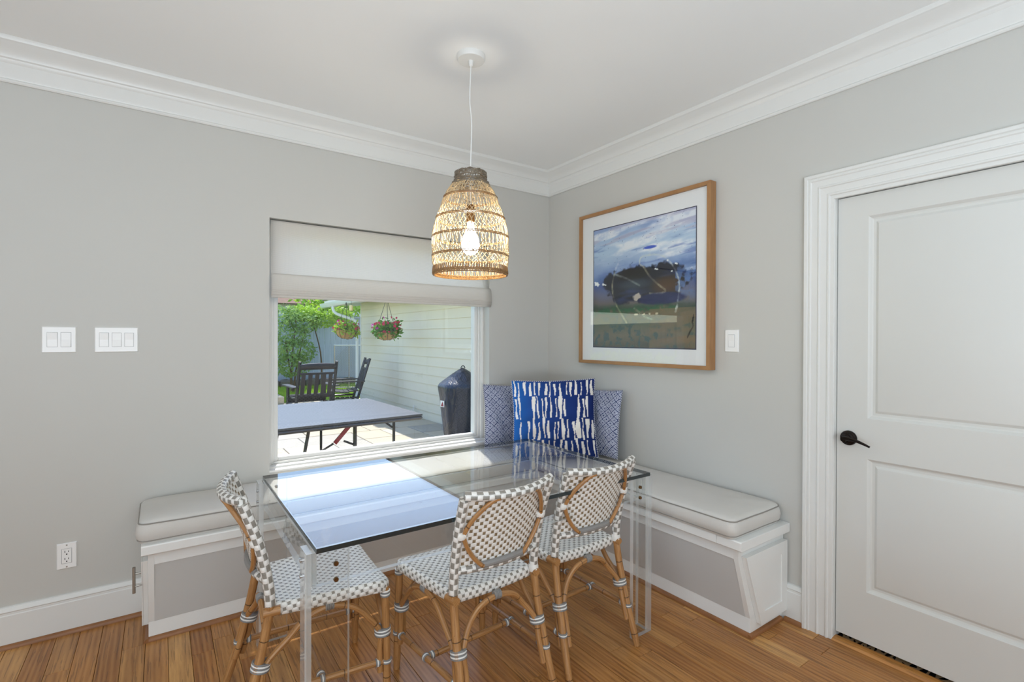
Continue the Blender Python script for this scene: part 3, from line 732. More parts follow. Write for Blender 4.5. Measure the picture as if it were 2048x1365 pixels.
def paint_art(P):
    """abstract seascape: P = (u right, v up)"""
    u, v = P[:, 0], P[:, 1]; rg = np.random.RandomState(11)
    def noise(uu, vv, sc, seed):
        r = np.random.RandomState(seed); g = r.rand(64, 64); x = uu * sc % 63; y = vv * sc % 63
        xi, yi = x.astype(int), y.astype(int); fx, fy = x - xi, y - yi; fx = fx * fx * (3 - 2 * fx); fy = fy * fy * (3 - 2 * fy)
        return (g[yi, xi] * (1 - fx) + g[yi, (xi + 1) % 64] * fx) * (1 - fy) + (g[(yi + 1) % 64, xi] * (1 - fx) + g[(yi + 1) % 64, (xi + 1) % 64] * fx) * fy
    def fbm(uu, vv, sc, seed): return sum(noise(uu, vv, sc * 2 ** i, seed + i) * 0.5 ** i for i in range(5)) / 1.94
    slope = v - 0.10 * u
    n1 = fbm(u * 0.6, slope * 3.2, 4, 1); n2 = fbm(u, v, 7, 20); n3 = fbm(u * 0.5, slope * 5, 6, 40); fine = fbm(u, v, 30, 60)
    vv = v + (n2 - 0.5) * 0.10
    stops = [0, 0.10, 0.20, 0.29, 0.32, 0.37, 0.45, 0.52, 0.58, 0.64, 0.70, 0.80, 0.90, 1.0]
    cols = [(92, 88, 76), (118, 110, 92), (96, 104, 88), (104, 100, 84), (52, 74, 62), (104, 98, 100), (100, 104, 130), (72, 90, 142), (84, 112, 166), (128, 152, 196), (158, 180, 212), (172, 196, 222), (162, 186, 218), (136, 156, 200)]
    c = np.stack([np.interp(vv, stops, [k_[i] for k_ in cols]) for i in range(3)], 1)
    def over(col, m):
        nonlocal c
        m = np.clip(m, 0, 1)[:, None]; c = c * (1 - m) + np.array(col) * m
    over((232, 234, 241), (v > 0.56) * np.clip((n1 - 0.47) * 5.5, 0, 0.85) * np.clip(0.4 + fine * 1.1, 0, 1)); over((104, 126, 184), (v > 0.60) * np.clip((n3 - 0.58) * 6, 0, 0.7))
    over((196, 190, 206), (v > 0.86) * np.clip((n3 - 0.5) * 4, 0, 0.6))
    # dark headland
    blob = 1 - np.clip((((u - 0.52) / 0.46) ** 2 + ((v - 0.50) / 0.165) ** 2 + (n2 - 0.5) * 1.0 + (fine - 0.5) * 0.55 - 0.72) * 5, 0, 1); over((22, 25, 38), blob * 0.96)
    over((46, 60, 104), blob * np.clip((n1 - 0.52) * 6, 0, 0.85)); over((92, 62, 34), blob * np.clip(1 - ((u - 0.76) / 0.18) ** 2 - ((v - 0.47) / 0.09) ** 2, 0, 1) * 0.8)
    over((16, 16, 22), np.clip((1 - ((u - 0.42) / 0.2) ** 2 - ((v - 0.585) / 0.05) ** 2) * 3, 0, 1) * 0.85)
    over((58, 72, 84), blob * np.clip(1 - ((u - 0.45) / 0.2) ** 2 - ((v - 0.50) / 0.05) ** 2, 0, 1) * 0.8)
    over((22, 34, 84), np.clip((1 - ((u - 0.70) / 0.24) ** 2 - ((v - 0.375) / 0.05) ** 2) * 3, 0, 1) * 0.85)
    over((88, 122, 178), (u > 0.83) * np.clip(1 - np.abs(v - 0.5) / 0.18, 0, 1) * np.clip((fine - 0.40) * 7, 0, 0.9))
    over((40, 96, 66), np.clip(1 - np.abs(v - 0.30) / 0.05, 0, 1) * np.clip((fine - 0.42) * 8, 0, 0.85) * (u < 0.84))
    over((70, 92, 92), (v < 0.26) * np.clip((fine - 0.50) * 6, 0, 0.7)); over((126, 108, 84), (v < 0.3) * (u > 0.6) * np.clip((n1 - 0.4) * 4, 0, 0.7))
    over((60, 88, 190), np.clip((1 - ((u - 0.60) / 0.07) ** 2 - ((v - 0.775) / 0.014) ** 2) * 2, 0, 1))
    def stroke(pts, w, col, a=0.85):
        pts = [np.array(p) for p in pts]; d = np.full(len(u), 9.0)
        sp = smooth_path([(p[0], p[1], 0) for p in pts], 6)
        for p, q in zip(sp, sp[1:]):
            e = np.array([q.x - p.x, q.y - p.y]); L = max(1e-9, (e ** 2).sum()); t = np.clip(((u - p.x) * e[0] + (v - p.y) * e[1]) / L, 0, 1)
            d = np.minimum(d, np.hypot(u - p.x - t * e[0], v - p.y - t * e[1]))
        over(col, (d < w * 0.72 * (0.35 + 1.3 * n2)) * a * np.clip(0.15 + 1.5 * (fine - 0.25), 0, 1))
    stroke([(0.285, 0.70), (0.26, 0.66), (0.245, 0.64)], 0.014, (220, 226, 232)); stroke([(0.24, 0.62), (0.215, 0.52), (0.225, 0.43), (0.27, 0.33), (0.37, 0.20)], 0.010, (170, 166, 132))
    stroke([(0.25, 0.60), (0.38, 0.55), (0.50, 0.49)], 0.009, (150, 160, 158)); stroke([(0.54, 0.63), (0.50, 0.66), (0.52, 0.71), (0.62, 0.715), (0.72, 0.69), (0.80, 0.62), (0.85, 0.53), (0.865, 0.45), (0.85, 0.33), (0.835, 0.27)], 0.009, (206, 212, 206))
    stroke([(0.54, 0.63), (0.60, 0.55), (0.68, 0.48), (0.745, 0.43), (0.70, 0.415), (0.60, 0.42)], 0.009, (160, 154, 132)); stroke([(0.45, 0.31), (0.56, 0.24), (0.62, 0.22)], 0.010, (150, 166, 140))
    for (a, d, w_, h_) in ((0.03, 0.54, 0.04, 0.03), (0.13, 0.525, 0.035, 0.012), (0.76, 0.655, 0.02, 0.012), (0.84, 0.62, 0.025, 0.014), (0.66, 0.60, 0.022, 0.006), (0.80, 0.57, 0.01, 0.008)):
        over((234, 238, 244), (np.abs(u - a) < w_ * (0.1 + 1.5 * (fine - 0.2))) & (np.abs(v - d + 0.25 * (u - a)) < h_ * (0.1 + 1.4 * (fine - 0.2))))
    over((196, 184, 172), np.clip((1 - ((u - 0.47) / 0.05) ** 2 - ((v - 0.40) / 0.028) ** 2 + (fine - 0.5) * 3) * 2, 0, 0.9)); over((206, 198, 170), (np.abs(u - 0.56) < 0.12) * (np.abs(v - 0.262) < 0.008) * (fine > 0.42) * 0.9)
    stroke([(0.985, 0.24), (0.975, 0.19), (0.98, 0.16), (0.955, 0.12), (0.935, 0.08)], 0.007, (14, 12, 16), 1.0)
    sp = (fbm(u, v, 90, 80) > 0.80) & (v > 0.55); over((40, 60, 120), sp * 0.8)
    c = np.clip(c * 1.06, 0, 255) / 255; c = np.where(c <= 0.04045, c / 12.92, ((c + 0.055) / 1.055) ** 2.4)
    return np.concatenate([c, np.ones((len(u), 1))], 1)
b = MB(); b.grid(lambda u, v: (-0.0412, ay0 + (ay1 - ay0) * u, az0 + (az1 - az0) * v), 210, 210, lambda u, v: (u, v))
art = b.build('painting', M['art'], pic, recalc=False)
at = art.data.color_attributes.new('print', 'FLOAT_COLOR', 'POINT'); co_ = np.empty(len(art.data.vertices) * 3); art.data.vertices.foreach_get('co', co_); co_ = co_.reshape(-1, 3)
at.data.foreach_set('color', paint_art(np.stack([(co_[:, 1] - ay0) / (ay1 - ay0), (co_[:, 2] - az0) / (az1 - az0)], 1)).astype(np.float32).ravel())
b = MB(); e = 0.005
for q in (((ay0 + e, az0 - e), (ay1 - e, az0)), ((ay0 + e, az1), (ay1 - e, az1 + e)), ((ay0 + e, az0), (ay0, az1)), ((ay1, az0), (ay1 - e, az1))):
    b.box((-0.0405, q[0][0], q[0][1]), (-0.0418, q[1][0], q[1][1]))
b.build('ink_border', M['ink'], pic)
MB().box((-0.048, fy0 - 0.012, fz0 + 0.012), (-0.0485, fy1 + 0.012, fz1 - 0.012)).build('picture_glass', M['artglass'], pic)

# ------------------------------------------------------------------ pendant lamp
PX, PY = -1.356, -1.097
pl = thing('pendant_lamp', 'woven wicker bell pendant lamp hanging lit above the glass table', 'lamp', (PX, PY, CEIL))
MB().lathe([(0.0, 0), (0.064, 0), (0.064, -0.018), (0.060, -0.024), (0.012, -0.025), (0.010, -0.045), (0.005, -0.050), (0, -0.05)], 36, (PX, PY, CEIL), cap=False).build('canopy', M['white'], pl)
pts = smooth_path([(PX, PY, CEIL - 0.045), (PX - 0.004, PY + 0.003, CEIL - 0.2), (PX + 0.003, PY - 0.002, 2.35), (PX, PY, 2.16), (PX, PY, 1.98)], 6)
MB().tube(pts, 0.0028, 8).build('cord', M['cord'], pl)
prof = [(0.066, 2.128), (0.070, 2.112), (0.0695, 2.095), (0.074, 2.082), (0.090, 2.062), (0.108, 2.036), (0.126, 1.998), (0.142, 1.955), (0.158, 1.905), (0.168, 1.865), (0.1735, 1.82), (0.174, 1.77), (0.171, 1.72), (0.167, 1.69), (0.167, 1.662)]
def sr(z):
    return float(np.interp(z, [p[1] for p in prof][::-1], [p[0] for p in prof][::-1]))
NS = 50; b = MB(); b2 = MB()
zs = np.linspace(2.085, 1.675, 34)
for fam in (1, -1):
    for i in range(NS):
        a0 = 2 * math.pi * (i + (0.25 if fam < 0 else 0)) / NS + rnd.uniform(-0.02, 0.02); ph = rnd.uniform(0, 6.28); pts = []
        for j, z in enumerate(zs):
            t = j / (len(zs) - 1); a = a0 + fam * (0.95 * t + 0.10 * math.sin(6.28 * 2.5 * t)) + 0.025 * math.sin(9 * t + ph)
            r_ = sr(z) + 0.0022 * fam * math.sin(a0 * 7 + 20 * t)
            pts.append((PX + r_ * math.cos(a), PY + r_ * math.sin(a), z))
        b.tube(pts, 0.00165, 4)
o = b.build('woven_strands', M['wicker'], pl, sharp=80, recalc=False); o['kind'] = 'stuff'
for z in (2.010, 1.915, 1.830, 1.745):
    hb = MB(); 
    for dz, dr in ((0.0028, 0.002), (-0.0028, 0.002)):
        hb.tube([(PX + (sr(z) + dr) * math.cos(a), PY + (sr(z) + dr) * math.sin(a), z + dz) for a in np.linspace(0, 2 * math.pi, 48, endpoint=False)], 0.0024, 5, closed=True)
    hb.build('hoop', M['wickerdark'], pl, recalc=False)
# bound neck: several rough coils
b = MB()
for z, r_ in ((2.128, 0.062), (2.124, 0.068), (2.116, 0.070), (2.106, 0.0715), (2.092, 0.0715), (2.084, 0.076), (2.078, 0.080), (2.070, 0.085)):
    b.tube([(PX + (r_ + 0.0022 * math.sin(11 * a + z * 900)) * math.cos(a), PY + (r_ + 0.0022 * math.sin(11 * a + z * 900)) * math.sin(a), z + 0.003 * math.sin(9 * a + z * 500)) for a in np.linspace(0, 2 * math.pi, 44, endpoint=False)], 0.0044, 5, closed=True)
for i in range(40):
    a = 6.283 * i / 40; b.tube([(PX + 0.072 * math.cos(a), PY + 0.072 * math.sin(a), 2.082), (PX + 0.072 * math.cos(a + 0.25), PY + 0.072 * math.sin(a + 0.25), 2.128)], 0.0024, 4)
b.build('neck_binding', M['wickergrey'], pl, recalc=False)
# tangle of cut ends below the neck
b = MB()
for i in range(60):
    a = rnd.uniform(0, 6.28); z = rnd.uniform(2.02, 2.07); r_ = sr(z) - 0.004
    b.tube(smooth_path([(PX + r_ * math.cos(a), PY + r_ * math.sin(a), z), (PX + (r_ - 0.004) * math.cos(a + 0.15), PY + (r_ - 0.004) * math.sin(a + 0.15), z + rnd.uniform(-0.014, 0.016)), (PX + r_ * math.cos(a + 0.3), PY + r_ * math.sin(a + 0.3), z + rnd.uniform(-0.01, 0.01))], 3), 0.0022, 4)
o = b.build('tucked_ends', M['wickergrey'], pl, recalc=False); o['kind'] = 'stuff'
# braided foot rim
b = MB()
for z, r_ in ((1.660, 0.1665), (1.667, 0.1700), (1.674, 0.1690)):
    b.tube([(PX + (r_ + 0.0014 * math.sin(60 * a)) * math.cos(a), PY + (r_ + 0.0014 * math.sin(60 * a)) * math.sin(a), z) for a in np.linspace(0, 2 * math.pi, 180, endpoint=False)], 0.0034, 5, closed=True)
for i in range(92):
    a = 6.283 * i / 92; r0 = 0.1685
    b.tube([(PX + r0 * math.cos(a), PY + r0 * math.sin(a), 1.658), (PX + (r0 + 0.003) * math.cos(a + 0.03), PY + (r0 + 0.003) * math.sin(a + 0.03), 1.674), (PX + r0 * math.cos(a + 0.05), PY + r0 * math.sin(a + 0.05), 1.696)], 0.0027, 4)
b.build('rim_braid', M['wickerdark'], pl, recalc=False)
MB().lathe([(0.0, 0.075), (0.017, 0.075), (0.019, 0.06), (0.019, 0.0), (0.015, -0.004), (0, -0.004)], 20, (PX, PY, 1.905), cap=False).build('lamp_socket', M['brass'], pl)
MB().lathe([(0.0, 0.0), (0.014, 0.0), (0.015, -0.022), (0.022, -0.044), (0.034, -0.066), (0.041, -0.092), (0.040, -0.114), (0.031, -0.136), (0.015, -0.148), (0, -0.150)], 24, (PX, PY, 1.902), cap=False).build('bulb', M['bulb'], pl, sharp=80)

# ------------------------------------------------------------------ table
TX0, TX1, TY0, TY1 = -2.168, -0.632, -1.542, -0.600
tb = thing('dining_table', 'clear acrylic dining table with a dark-edged glass top', 'table', ((TX0 + TX1) / 2, (TY0 + TY1) / 2, 0))
b = MB(); b.box((TX0 + 0.026, TY0 - 0.012, 0.7352), (TX1 - 0.026, TY1 - 0.005, 0.7505))
for i in range(2, 6): b.mi[i] = 1
b.mi[0] = 2
b.build('glass_top', [M['tableglass'], M['glassedge'], M['tableunder']], tb, recalc=False)
def acr(b, a, c):
    """acrylic board: its two broad faces clear, its narrow edges frosted"""
    n0 = len(b.f); b.box(a, c); d = [abs(p - q) for p, q in zip(a, c)]; th = d.index(min(d))
    ax = (2, 2, 1, 0, 1, 0)
    for i in range(6): b.mi[n0 + i] = 0 if ax[i] == th else 1
T = 0.019; LW, LS = 0.126, 0.078
for sx_, xo in ((1, TX0), (-1, TX1)):
    for sy_, yo in ((1, TY0), (-1, TY1)):
        b = MB()
        acr(b, (xo, yo, 0.001), (xo + sx_ * LW, yo + sy_ * T, 0.7345))
        acr(b, (xo, yo + sy_ * (T + 0.0005), 0.001), (xo + sx_ * T, yo + sy_ * LS, 0.7345))
        lg = b.build('leg', [M['acrylic'], M['acredge']], tb, recalc=False)
        for zz in (0.690, 0.642):
            MB().lathe([(0, 0), (0.0075, 0), (0.0075, -0.006), (0.006, -0.009), (0, -0.009)], 12, (xo + sx_ * 0.085, yo - 0.0005 if sy_ > 0 else yo + 0.0095, zz), 'y', cap=False).build('bolt', M['brass'] if sy_ > 0 else M['chrome'], lg)
            MB().lathe([(0, 0), (0.006, 0), (0.006, -0.006), (0, -0.007)], 10, (xo + (0.0 if sx_ > 0 else 0.007), yo + sy_ * 0.055, zz + 0.01), 'x', cap=False).build('bolt', M['chrome'], lg)
za, zc = 0.622, 0.7345
for a, c in (((TX0 + 0.022, TY0 + 0.0205, za), (TX1 - 0.022, TY0 + 0.0395, zc)), ((TX0 + 0.022, TY1 - 0.0205, za), (TX1 - 0.022, TY1 - 0.0395, zc)),
             ((TX0 + 0.0205, TY0 + 0.042, za), (TX0 + 0.0395, TY1 - 0.042, zc)), ((TX1 - 0.0205, TY0 + 0.042, za), (TX1 - 0.0395, TY1 - 0.042, zc))):
    b = MB(); acr(b, a, c); b.build('apron', [M['acrylic'], M['acredge']], tb, recalc=False)

# ------------------------------------------------------------------ bistro chairs
def sleeve(b, p, axis, ra, rb, along, bands, h=0.0062, n=18):
    """striped binding: bands*ridged rings of oval section (ra along 'along', rb across)"""
    A = Vector(axis).normalized(); U = Vector(along); U = (U - A * U.dot(A)).normalized(); V_ = A.cross(U); P = Vector(p) - A * (h * bands / 2)
    i = len(b.v); rows = []
    for q in range(bands):
        for f, g in ((0.0, 0.0), (0.3, 1.0), (0.7, 1.0), (1.0, 0.0)): rows.append((q, (q + f) * h, g))
    for q, d, g in rows:
        for j in range(n):
            a = 2 * math.pi * j / n; e = 0.0022 * g
            b.v.append(tuple(P + A * d + U * (ra + e) * math.cos(a) + V_ * (rb + e) * math.sin(a)))
    for r_ in range(len(rows) - 1):
        q = rows[r_][0]
        for j in range(n):
            l = (j + 1) % n; b.face([i + r_ * n + j, i + r_ * n + l, i + (r_ + 1) * n + l, i + (r_ + 1) * n + j], [(0, q + 0.5)] * 4)
    b.face([i + j for j in reversed(range(n))], [(0, 0.5)] * n); b.face([i + (len(rows) - 1) * n + j for j in range(n)], [(0, bands - 0.5)] * n)
def make_chair():
    t = thing('bistro_chair', 'x', 'chair', group='rattan bistro chairs')
    FL = {s_: [(s_ * 0.216, 0.196, 0.0), (s_ * 0.211, 0.194, 0.2), (s_ * 0.206, 0.190, 0.43)] for s_ in (-1, 1)}
    RL = {s_: [(s_ * 0.204, -0.316, 0.0), (s_ * 0.196, -0.268, 0.16), (s_ * 0.190, -0.228, 0.32), (s_ * 0.187, -0.207, 0.43), (s_ * 0.186, -0.203, 0.475)] for s_ in (-1, 1)}
    PO = {s_: [(s_ * 0.186, -0.203, 0.462), (s_ * 0.187, -0.207, 0.52), (s_ * 0.189, -0.222, 0.61), (s_ * 0.192, -0.248, 0.71), (s_ * 0.196, -0.288, 0.822)] for s_ in (-1, 1)}
    def at(path, z):
        p = smooth_path(path, 8)
        for a, c in zip(p, p[1:]):
            if a.z <= z <= c.z: return a.lerp(c, (z - a.z) / max(1e-9, c.z - a.z))
        return p[-1]
    leg = {}
    for key, D in (('f', FL), ('r', RL)):
        for s_ in (-1, 1):
            p = smooth_path(D[s_], 5); rr = [0.0148 if key == 'f' else 0.0155] * len(p); rr[0] *= 0.86
            leg[key, s_] = MB().tube(p, rr, 12, v0=rnd.uniform(0, 1)).build('leg', M['rattan'], t)
    # arched poles beside the legs, one on every side
    corners = [('f', -1), ('f', 1), ('r', 1), ('r', -1)]; path = {('f', s_): FL[s_] for s_ in (-1, 1)}; path.update({('r', s_): RL[s_] for s_ in (-1, 1)})
    for i in range(4):
        a, c = corners[i], corners[(i + 1) % 4]
        lo_a, lo_c = 0.115, 0.115; hi = 0.408 if i != 2 else 0.402
        pts = []
        A_ = [at(path[a], z) for z in (lo_a, 0.2, 0.27)]; C_ = [at(path[c], z) for z in (lo_c, 0.2, 0.27)]
        d = (C_[0] - A_[0]); d.z = 0; d.normalize(); off = 0.0255
        pts += [p + d * off for p in A_]
        top_a = at(path[a], 0.40); top_c = at(path[c], 0.40); w = (top_c - top_a)
        for f, z in ((0.17, 0.335), (0.30, 0.385), (0.5, hi), (0.70, 0.385), (0.83, 0.335)):
            q = top_a + w * f; pts.append(Vector((q.x, q.y, z)))
        pts += [p - d * off for p in reversed(C_)]
        MB().tube(smooth_path(pts, 5), 0.0108, 10, v0=rnd.uniform(0, 1)).build('arch', M['rattan'], t)
        b = MB(); mid = top_a + w * 0.5; sleeve(b, (mid.x, mid.y, hi + 0.004), d, 0.015, 0.013, (0, 0, 1), 5, 0.006)
        b.build('arch_wrap', M['greywrap'], t)
    # bindings round leg + arch poles
    for key, D, z in (('f', FL, 0.262), ('r', RL, 0.262)):
        for s_ in (-1, 1):
            p = at(D[s_], z); q = at(D[s_], z + 0.03); c = Vector((p.x - s_ * 0.010, p.y + (-0.010 if key == 'f' else 0.010), p.z))
            b = MB(); sleeve(b, c, q - p, 0.0275, 0.0285, (1, 0, 0), 5); b.build('binding', M['bind'], leg[key, s_])
            if key == 'f':
                p = at(D[s_], 0.405); b = MB(); sleeve(b, p, (0, 0, 1), 0.0165, 0.0165, (1, 0, 0), 4); b.build('binding', M['bind'], leg[key, s_])
    # H stretchers
    zf, zr = 0.150, 0.165
    side = {}
    for s_ in (-1, 1):
        a, c = at(FL[s_], zf), at(RL[s_], zr)
        side[s_] = (a, c)
        sb = MB().tube([a, a.lerp(c, 0.33), a.lerp(c, 0.66), c], 0.0115, 10, v0=rnd.uniform(0, 1)).build('side_stretcher', M['rattan'], t)
        for e, path_ in ((a, FL[s_]), (c, RL[s_])):
            b = MB(); sleeve(b, e, (0, 0, 1), 0.0165, 0.0165, (1, 0, 0), 3, 0.0055); inn = e.lerp(c if e is a else a, 0.075); sleeve(b, inn, c - a, 0.013, 0.013, (1, 0, 0), 3, 0.0055)
            b.build('binding', M['bind'], sb)
    a = side[-1][0].lerp(side[-1][1], 0.5); c = side[1][0].lerp(side[1][1], 0.5)
    cb = MB().tube([a, a.lerp(c, 0.33), a.lerp(c, 0.66), c], 0.0115, 10, v0=rnd.uniform(0, 1)).build('cross_stretcher', M['rattan'], t)
    for e, o_ in ((a, c), (c, a)):
        b = MB(); sleeve(b, e, side[1][1] - side[1][0], 0.0135, 0.0135, (0, 0, 1), 3, 0.0055); sleeve(b, e.lerp(o_, 0.06), c - a, 0.013, 0.013, (0, 0, 1), 3, 0.0055); b.build('binding', M['bind'], cb)
    # woven seat with rolled edges
    def outline(n=14):
        pts = []
        for (px_, py_, rr, a0) in ((0.232, 0.214, 0.060, 0), (-0.232, 0.214, 0.060, 90), (-0.188, -0.196, 0.020, 180), (0.188, -0.196, 0.020, 270)):
            sx_ = 1 if px_ > 0 else -1; sy_ = 1 if py_ > 0 else -1
            for k_ in range(n + 1):
                q = R(a0 + 90 * k_ / n); pts.append(Vector((px_ - sx_ * rr + rr * math.cos(q), py_ - sy_ * rr + rr * math.sin(q), 0)))
        out = []
        for i_, p in enumerate(pts):
            q = pts[(i_ + 1) % len(pts)]; m_ = max(1, int((q - p).length / 0.03))
            for j in range(m_): out.append(p.lerp(q, j / m_))
        return out
    O = outline(); n = len(O); b = MB(); rows = []; uvr = []
    nor = []
    for i_ in range(n):
        e = O[(i_ + 1) % n] - O[i_ - 1]; nor.append(Vector((e.y, -e.x, 0)).normalized())
    def ztop(p): return 0.456 - 0.010 * math.cos(min(1, abs(p.x) / 0.23) * math.pi / 2) * (1 - ((p.y) / 0.24) ** 2) - 0.010 * max(0, (p.y - 0.12) / 0.1) ** 2 + 0.006 * (p.x / 0.2) ** 2
    for s_ in (0.03, 0.3, 0.55, 0.75, 0.9):
        rows.append([Vector((p.x * s_, p.y * s_, ztop(p * s_))) for p in O]); uvr.append([(p.x * s_ + 1, p.y * s_ + 1) for p in O])
    rr = 0.0175
    for a in (0, 30, 60, 90, 120, 160):
        d = R(a) * rr; rows.append([Vector((p.x - nr.x * rr + nr.x * rr * math.sin(R(a)), p.y - nr.y * rr + nr.y * rr * math.sin(R(a)), ztop(p) - rr * (1 - math.cos(R(a))))) for p, nr in zip(O, nor)])
        uvr.append([(p.x + nr.x * (d - rr) + 1, p.y + nr.y * (d - rr) + 1) for p, nr in zip(O, nor)])
    for dz, ins in ((0.012, 0.0), (0.022, 0.001), (0.027, 0.008)):
        if dz == 0.012: rows[-2:] = []; uvr[-2:] = []
        rows.append([Vector((p.x - nr.x * ins, p.y - nr.y * ins, ztop(p) - rr - dz)) for p, nr in zip(O, nor)]); uvr.append([(p.x + nr.x * (rr * 0.57 + dz) + 1, p.y + nr.y * (rr * 0.57 + dz) + 1) for p, nr in zip(O, nor)])
    rows.append([Vector((p.x * 0.5, p.y * 0.5, 0.430)) for p in O]); uvr.append([(p.x * 0.5 + 1, p.y * 0.5 + 1) for p in O])
    for q in rows: b.v += [tuple(p) for p in q]
    for r_ in range(len(rows) - 1):
        for k_ in range(n):
            l = (k_ + 1) % n; b.face([r_ * n + k_, r_ * n + l, (r_ + 1) * n + l, (r_ + 1) * n + k_], [uvr[r_][k_], uvr[r_][l], uvr[r_ + 1][l], uvr[r_ + 1][k_]])
    b.face(list(range(n)), uvr[0]); b.face(list(range((len(rows) - 1) * n, len(rows) * n)), uvr[-1])
    b.build('seat', M['weave'], t, sharp=70)
    for s_ in (-1, 1):  # rattan rail stubs showing at the rear corners of the seat
        MB().tube([(s_ * 0.1915, -0.172, 0.440), (s_ * 0.1860, -0.224, 0.440)], 0.0160, 12, v0=rnd.uniform(0, 1)).build('seat_rail', M['rattan'], t)
    # wrapped back frame
    post = {s_: smooth_path(PO[s_], 7) for s_ in (-1, 1)}
    for s_ in (-1, 1):
        MB().tube(post[s_], [0.0178] * len(post[s_]), 14).build('back_post', M['wrap'], t)
        if s_ < 0: continue
        b = MB(); p = at(RL[s_], 0.455); sleeve(b, p, (0, 0.1, 1), 0.0178, 0.0178, (1, 0, 0), 1, 0.030); b.build('post_wrap', M['whitewrap'], t)
    def bp(u, tt, off=0.0):
        """point on the bowed back: u -1..1 across, tt height"""
        z = 0.545 + (0.822 - 0.545) * tt; a, c = at(PO[-1], min(z, 0.8219)), at(PO[1], min(z, 0.8219)); p = a.lerp(c, (u + 1) / 2)
        bow = 0.036 + 0.012 * tt
        return Vector((p.x, p.y - bow * (1 - u * u) + off, z + 0.010 * u * u * tt))
    MB().tube([bp(-1 + 2 * i_ / 18, 1.0) for i_ in range(19)], 0.0170, 14).build('top_rail', M['wrap'], t)
    MB().tube([bp(-1 + 2 * i_ / 16, 0.0) for i_ in range(17)], 0.0140, 12).build('bottom_rail', M['wrap'], t)
    MB().tube([bp(-0.62 + 1.24 * i_ / 12, 0.035, -0.004) for i_ in range(13)], 0.0125, 10).build('rail_wrap', M['greywrap'], t)
    b = MB()
    for off in (0.006, 0.0015):
        b.grid(lambda u, v: bp(-0.97 + 1.94 * u, 0.01 + 0.97 * v, off), 22, 14, lambda u, v: (u * 0.375, v * 0.31))
    b.build('back_panel', M['weaveback'], t, sharp=80)
    for s_ in (-1, 1):
        for seq in ([(0.93, 0.50), (0.84, 0.66), (0.68, 0.83), (0.52, 0.945), (0.40, 0.975)], [(0.93, 0.47), (0.84, 0.32), (0.70, 0.17), (0.54, 0.055), (0.48, 0.03)]):
            MB().tube(smooth_path([bp(s_ * u, v, -0.011) for u, v in seq], 5), 0.0082, 10, v0=rnd.uniform(0, 1)).build('brace', M['rattan'], t)
        b = MB(); p = bp(s_ * 0.955, 0.485, -0.006); sleeve(b, p, (0, -0.25, 1), 0.0185, 0.0155, (1, 0, 0), 1, 0.022); b.build('brace_wrap', M['whitewrap'], t)
    return t
ch = make_chair()
for i, (x, y, rz, lab) in enumerate(((-1.490, -1.300, R(3), 'rattan bistro chair at the middle, its back to the camera, left of its twin'),
                                     (-0.985, -1.270, R(1), 'rattan bistro chair nearest the door, its back to the camera'),
                                     (-2.003, -1.045, R(-92), 'rattan bistro chair at the left end of the table, turned sideways'))):
    o = ch if i == 0 else copy_tree(ch, None, 'post_wrap' if i == 2 else None)
    o.location = (x, y, 0); o.rotation_euler = (0, 0, rz); o['label'] = lab
#OUTDOOR
# ================================================================== OUTSIDE
ZP = -0.05
M['siding'] = paint('sage_lap_siding', (226, 216, 195), 0.6, 0.015, 0.05, 4)
M['fascia'] = paint('white_fascia', (226, 228, 226), 0.45, 0.01)
M['blackply'] = paint('black_porch_furniture', (46, 46, 52), 0.45, 0.06, 0, 10)
M['blackmetal'] = paint('black_steel', (34, 34, 38), 0.4, 0.05, 0, 20)
M['redmetal'] = paint('dark_red_steel', (140, 36, 48), 0.4, 0.05, 0, 20)
M['tabletop'] = paint('grey_table_board', (76, 78, 82), 0.45, 0.06, 0, 3)
M['fence'] = rail_wood('blue_grey_fence', (142, 157, 178), (178, 192, 210), (30, 30, 2))
M['stone'] = paint('edging_stone', (120, 112, 104), 0.8, 0.2, 0.4, 14)
M['lawn'] = paint('lawn_soil', (128, 160, 52), 0.9, 0.2, 0.2, 3)
M['bark'] = paint('bark', (104, 84, 64), 0.8, 0.2, 0.4, 20)
M['petal'] = paint('pink_petals', (226, 52, 104), 0.6, 0.15, 0, 40)
M['petal2'] = paint('magenta_petals', (206, 60, 170), 0.6, 0.1, 0, 40)
M['coir'] = rail_wood('coir_liner', (150, 112, 62), (206, 168, 110), (60, 60, 8))
M['mulch'] = paint('mulch', (96, 78, 62), 0.9, 0.25, 0.4, 12)
def leafmat(name, a, c):
    k = NT(name); n = k.noise(k.pos(), 9, 3); col = k.mix(n, lin(*a), lin(*c)); k.base(col, 0.5, spec=0.3)
    t = k.n('ShaderNodeBsdfTranslucent'); k.put(t.inputs[0], col); mx = k.n('ShaderNodeMixShader'); mx.inputs[0].default_value = 0.35
    k.t.links.new(k.b.outputs[0], mx.inputs[1]); k.t.links.new(t.outputs[0], mx.inputs[2]); k.t.links.new(mx.outputs[0], k.out.inputs[0]); return k.m
M['leaf'] = leafmat('shrub_leaf', (76, 118, 62), (172, 204, 116)); M['leafy'] = leafmat('bright_leaf', (110, 158, 40), (196, 224, 84)); M['grassb'] = leafmat('grass_blade', (146, 186, 48), (214, 236, 100)); M['leafd'] = leafmat('basket_leaf', (44, 110, 40), (120, 176, 52))

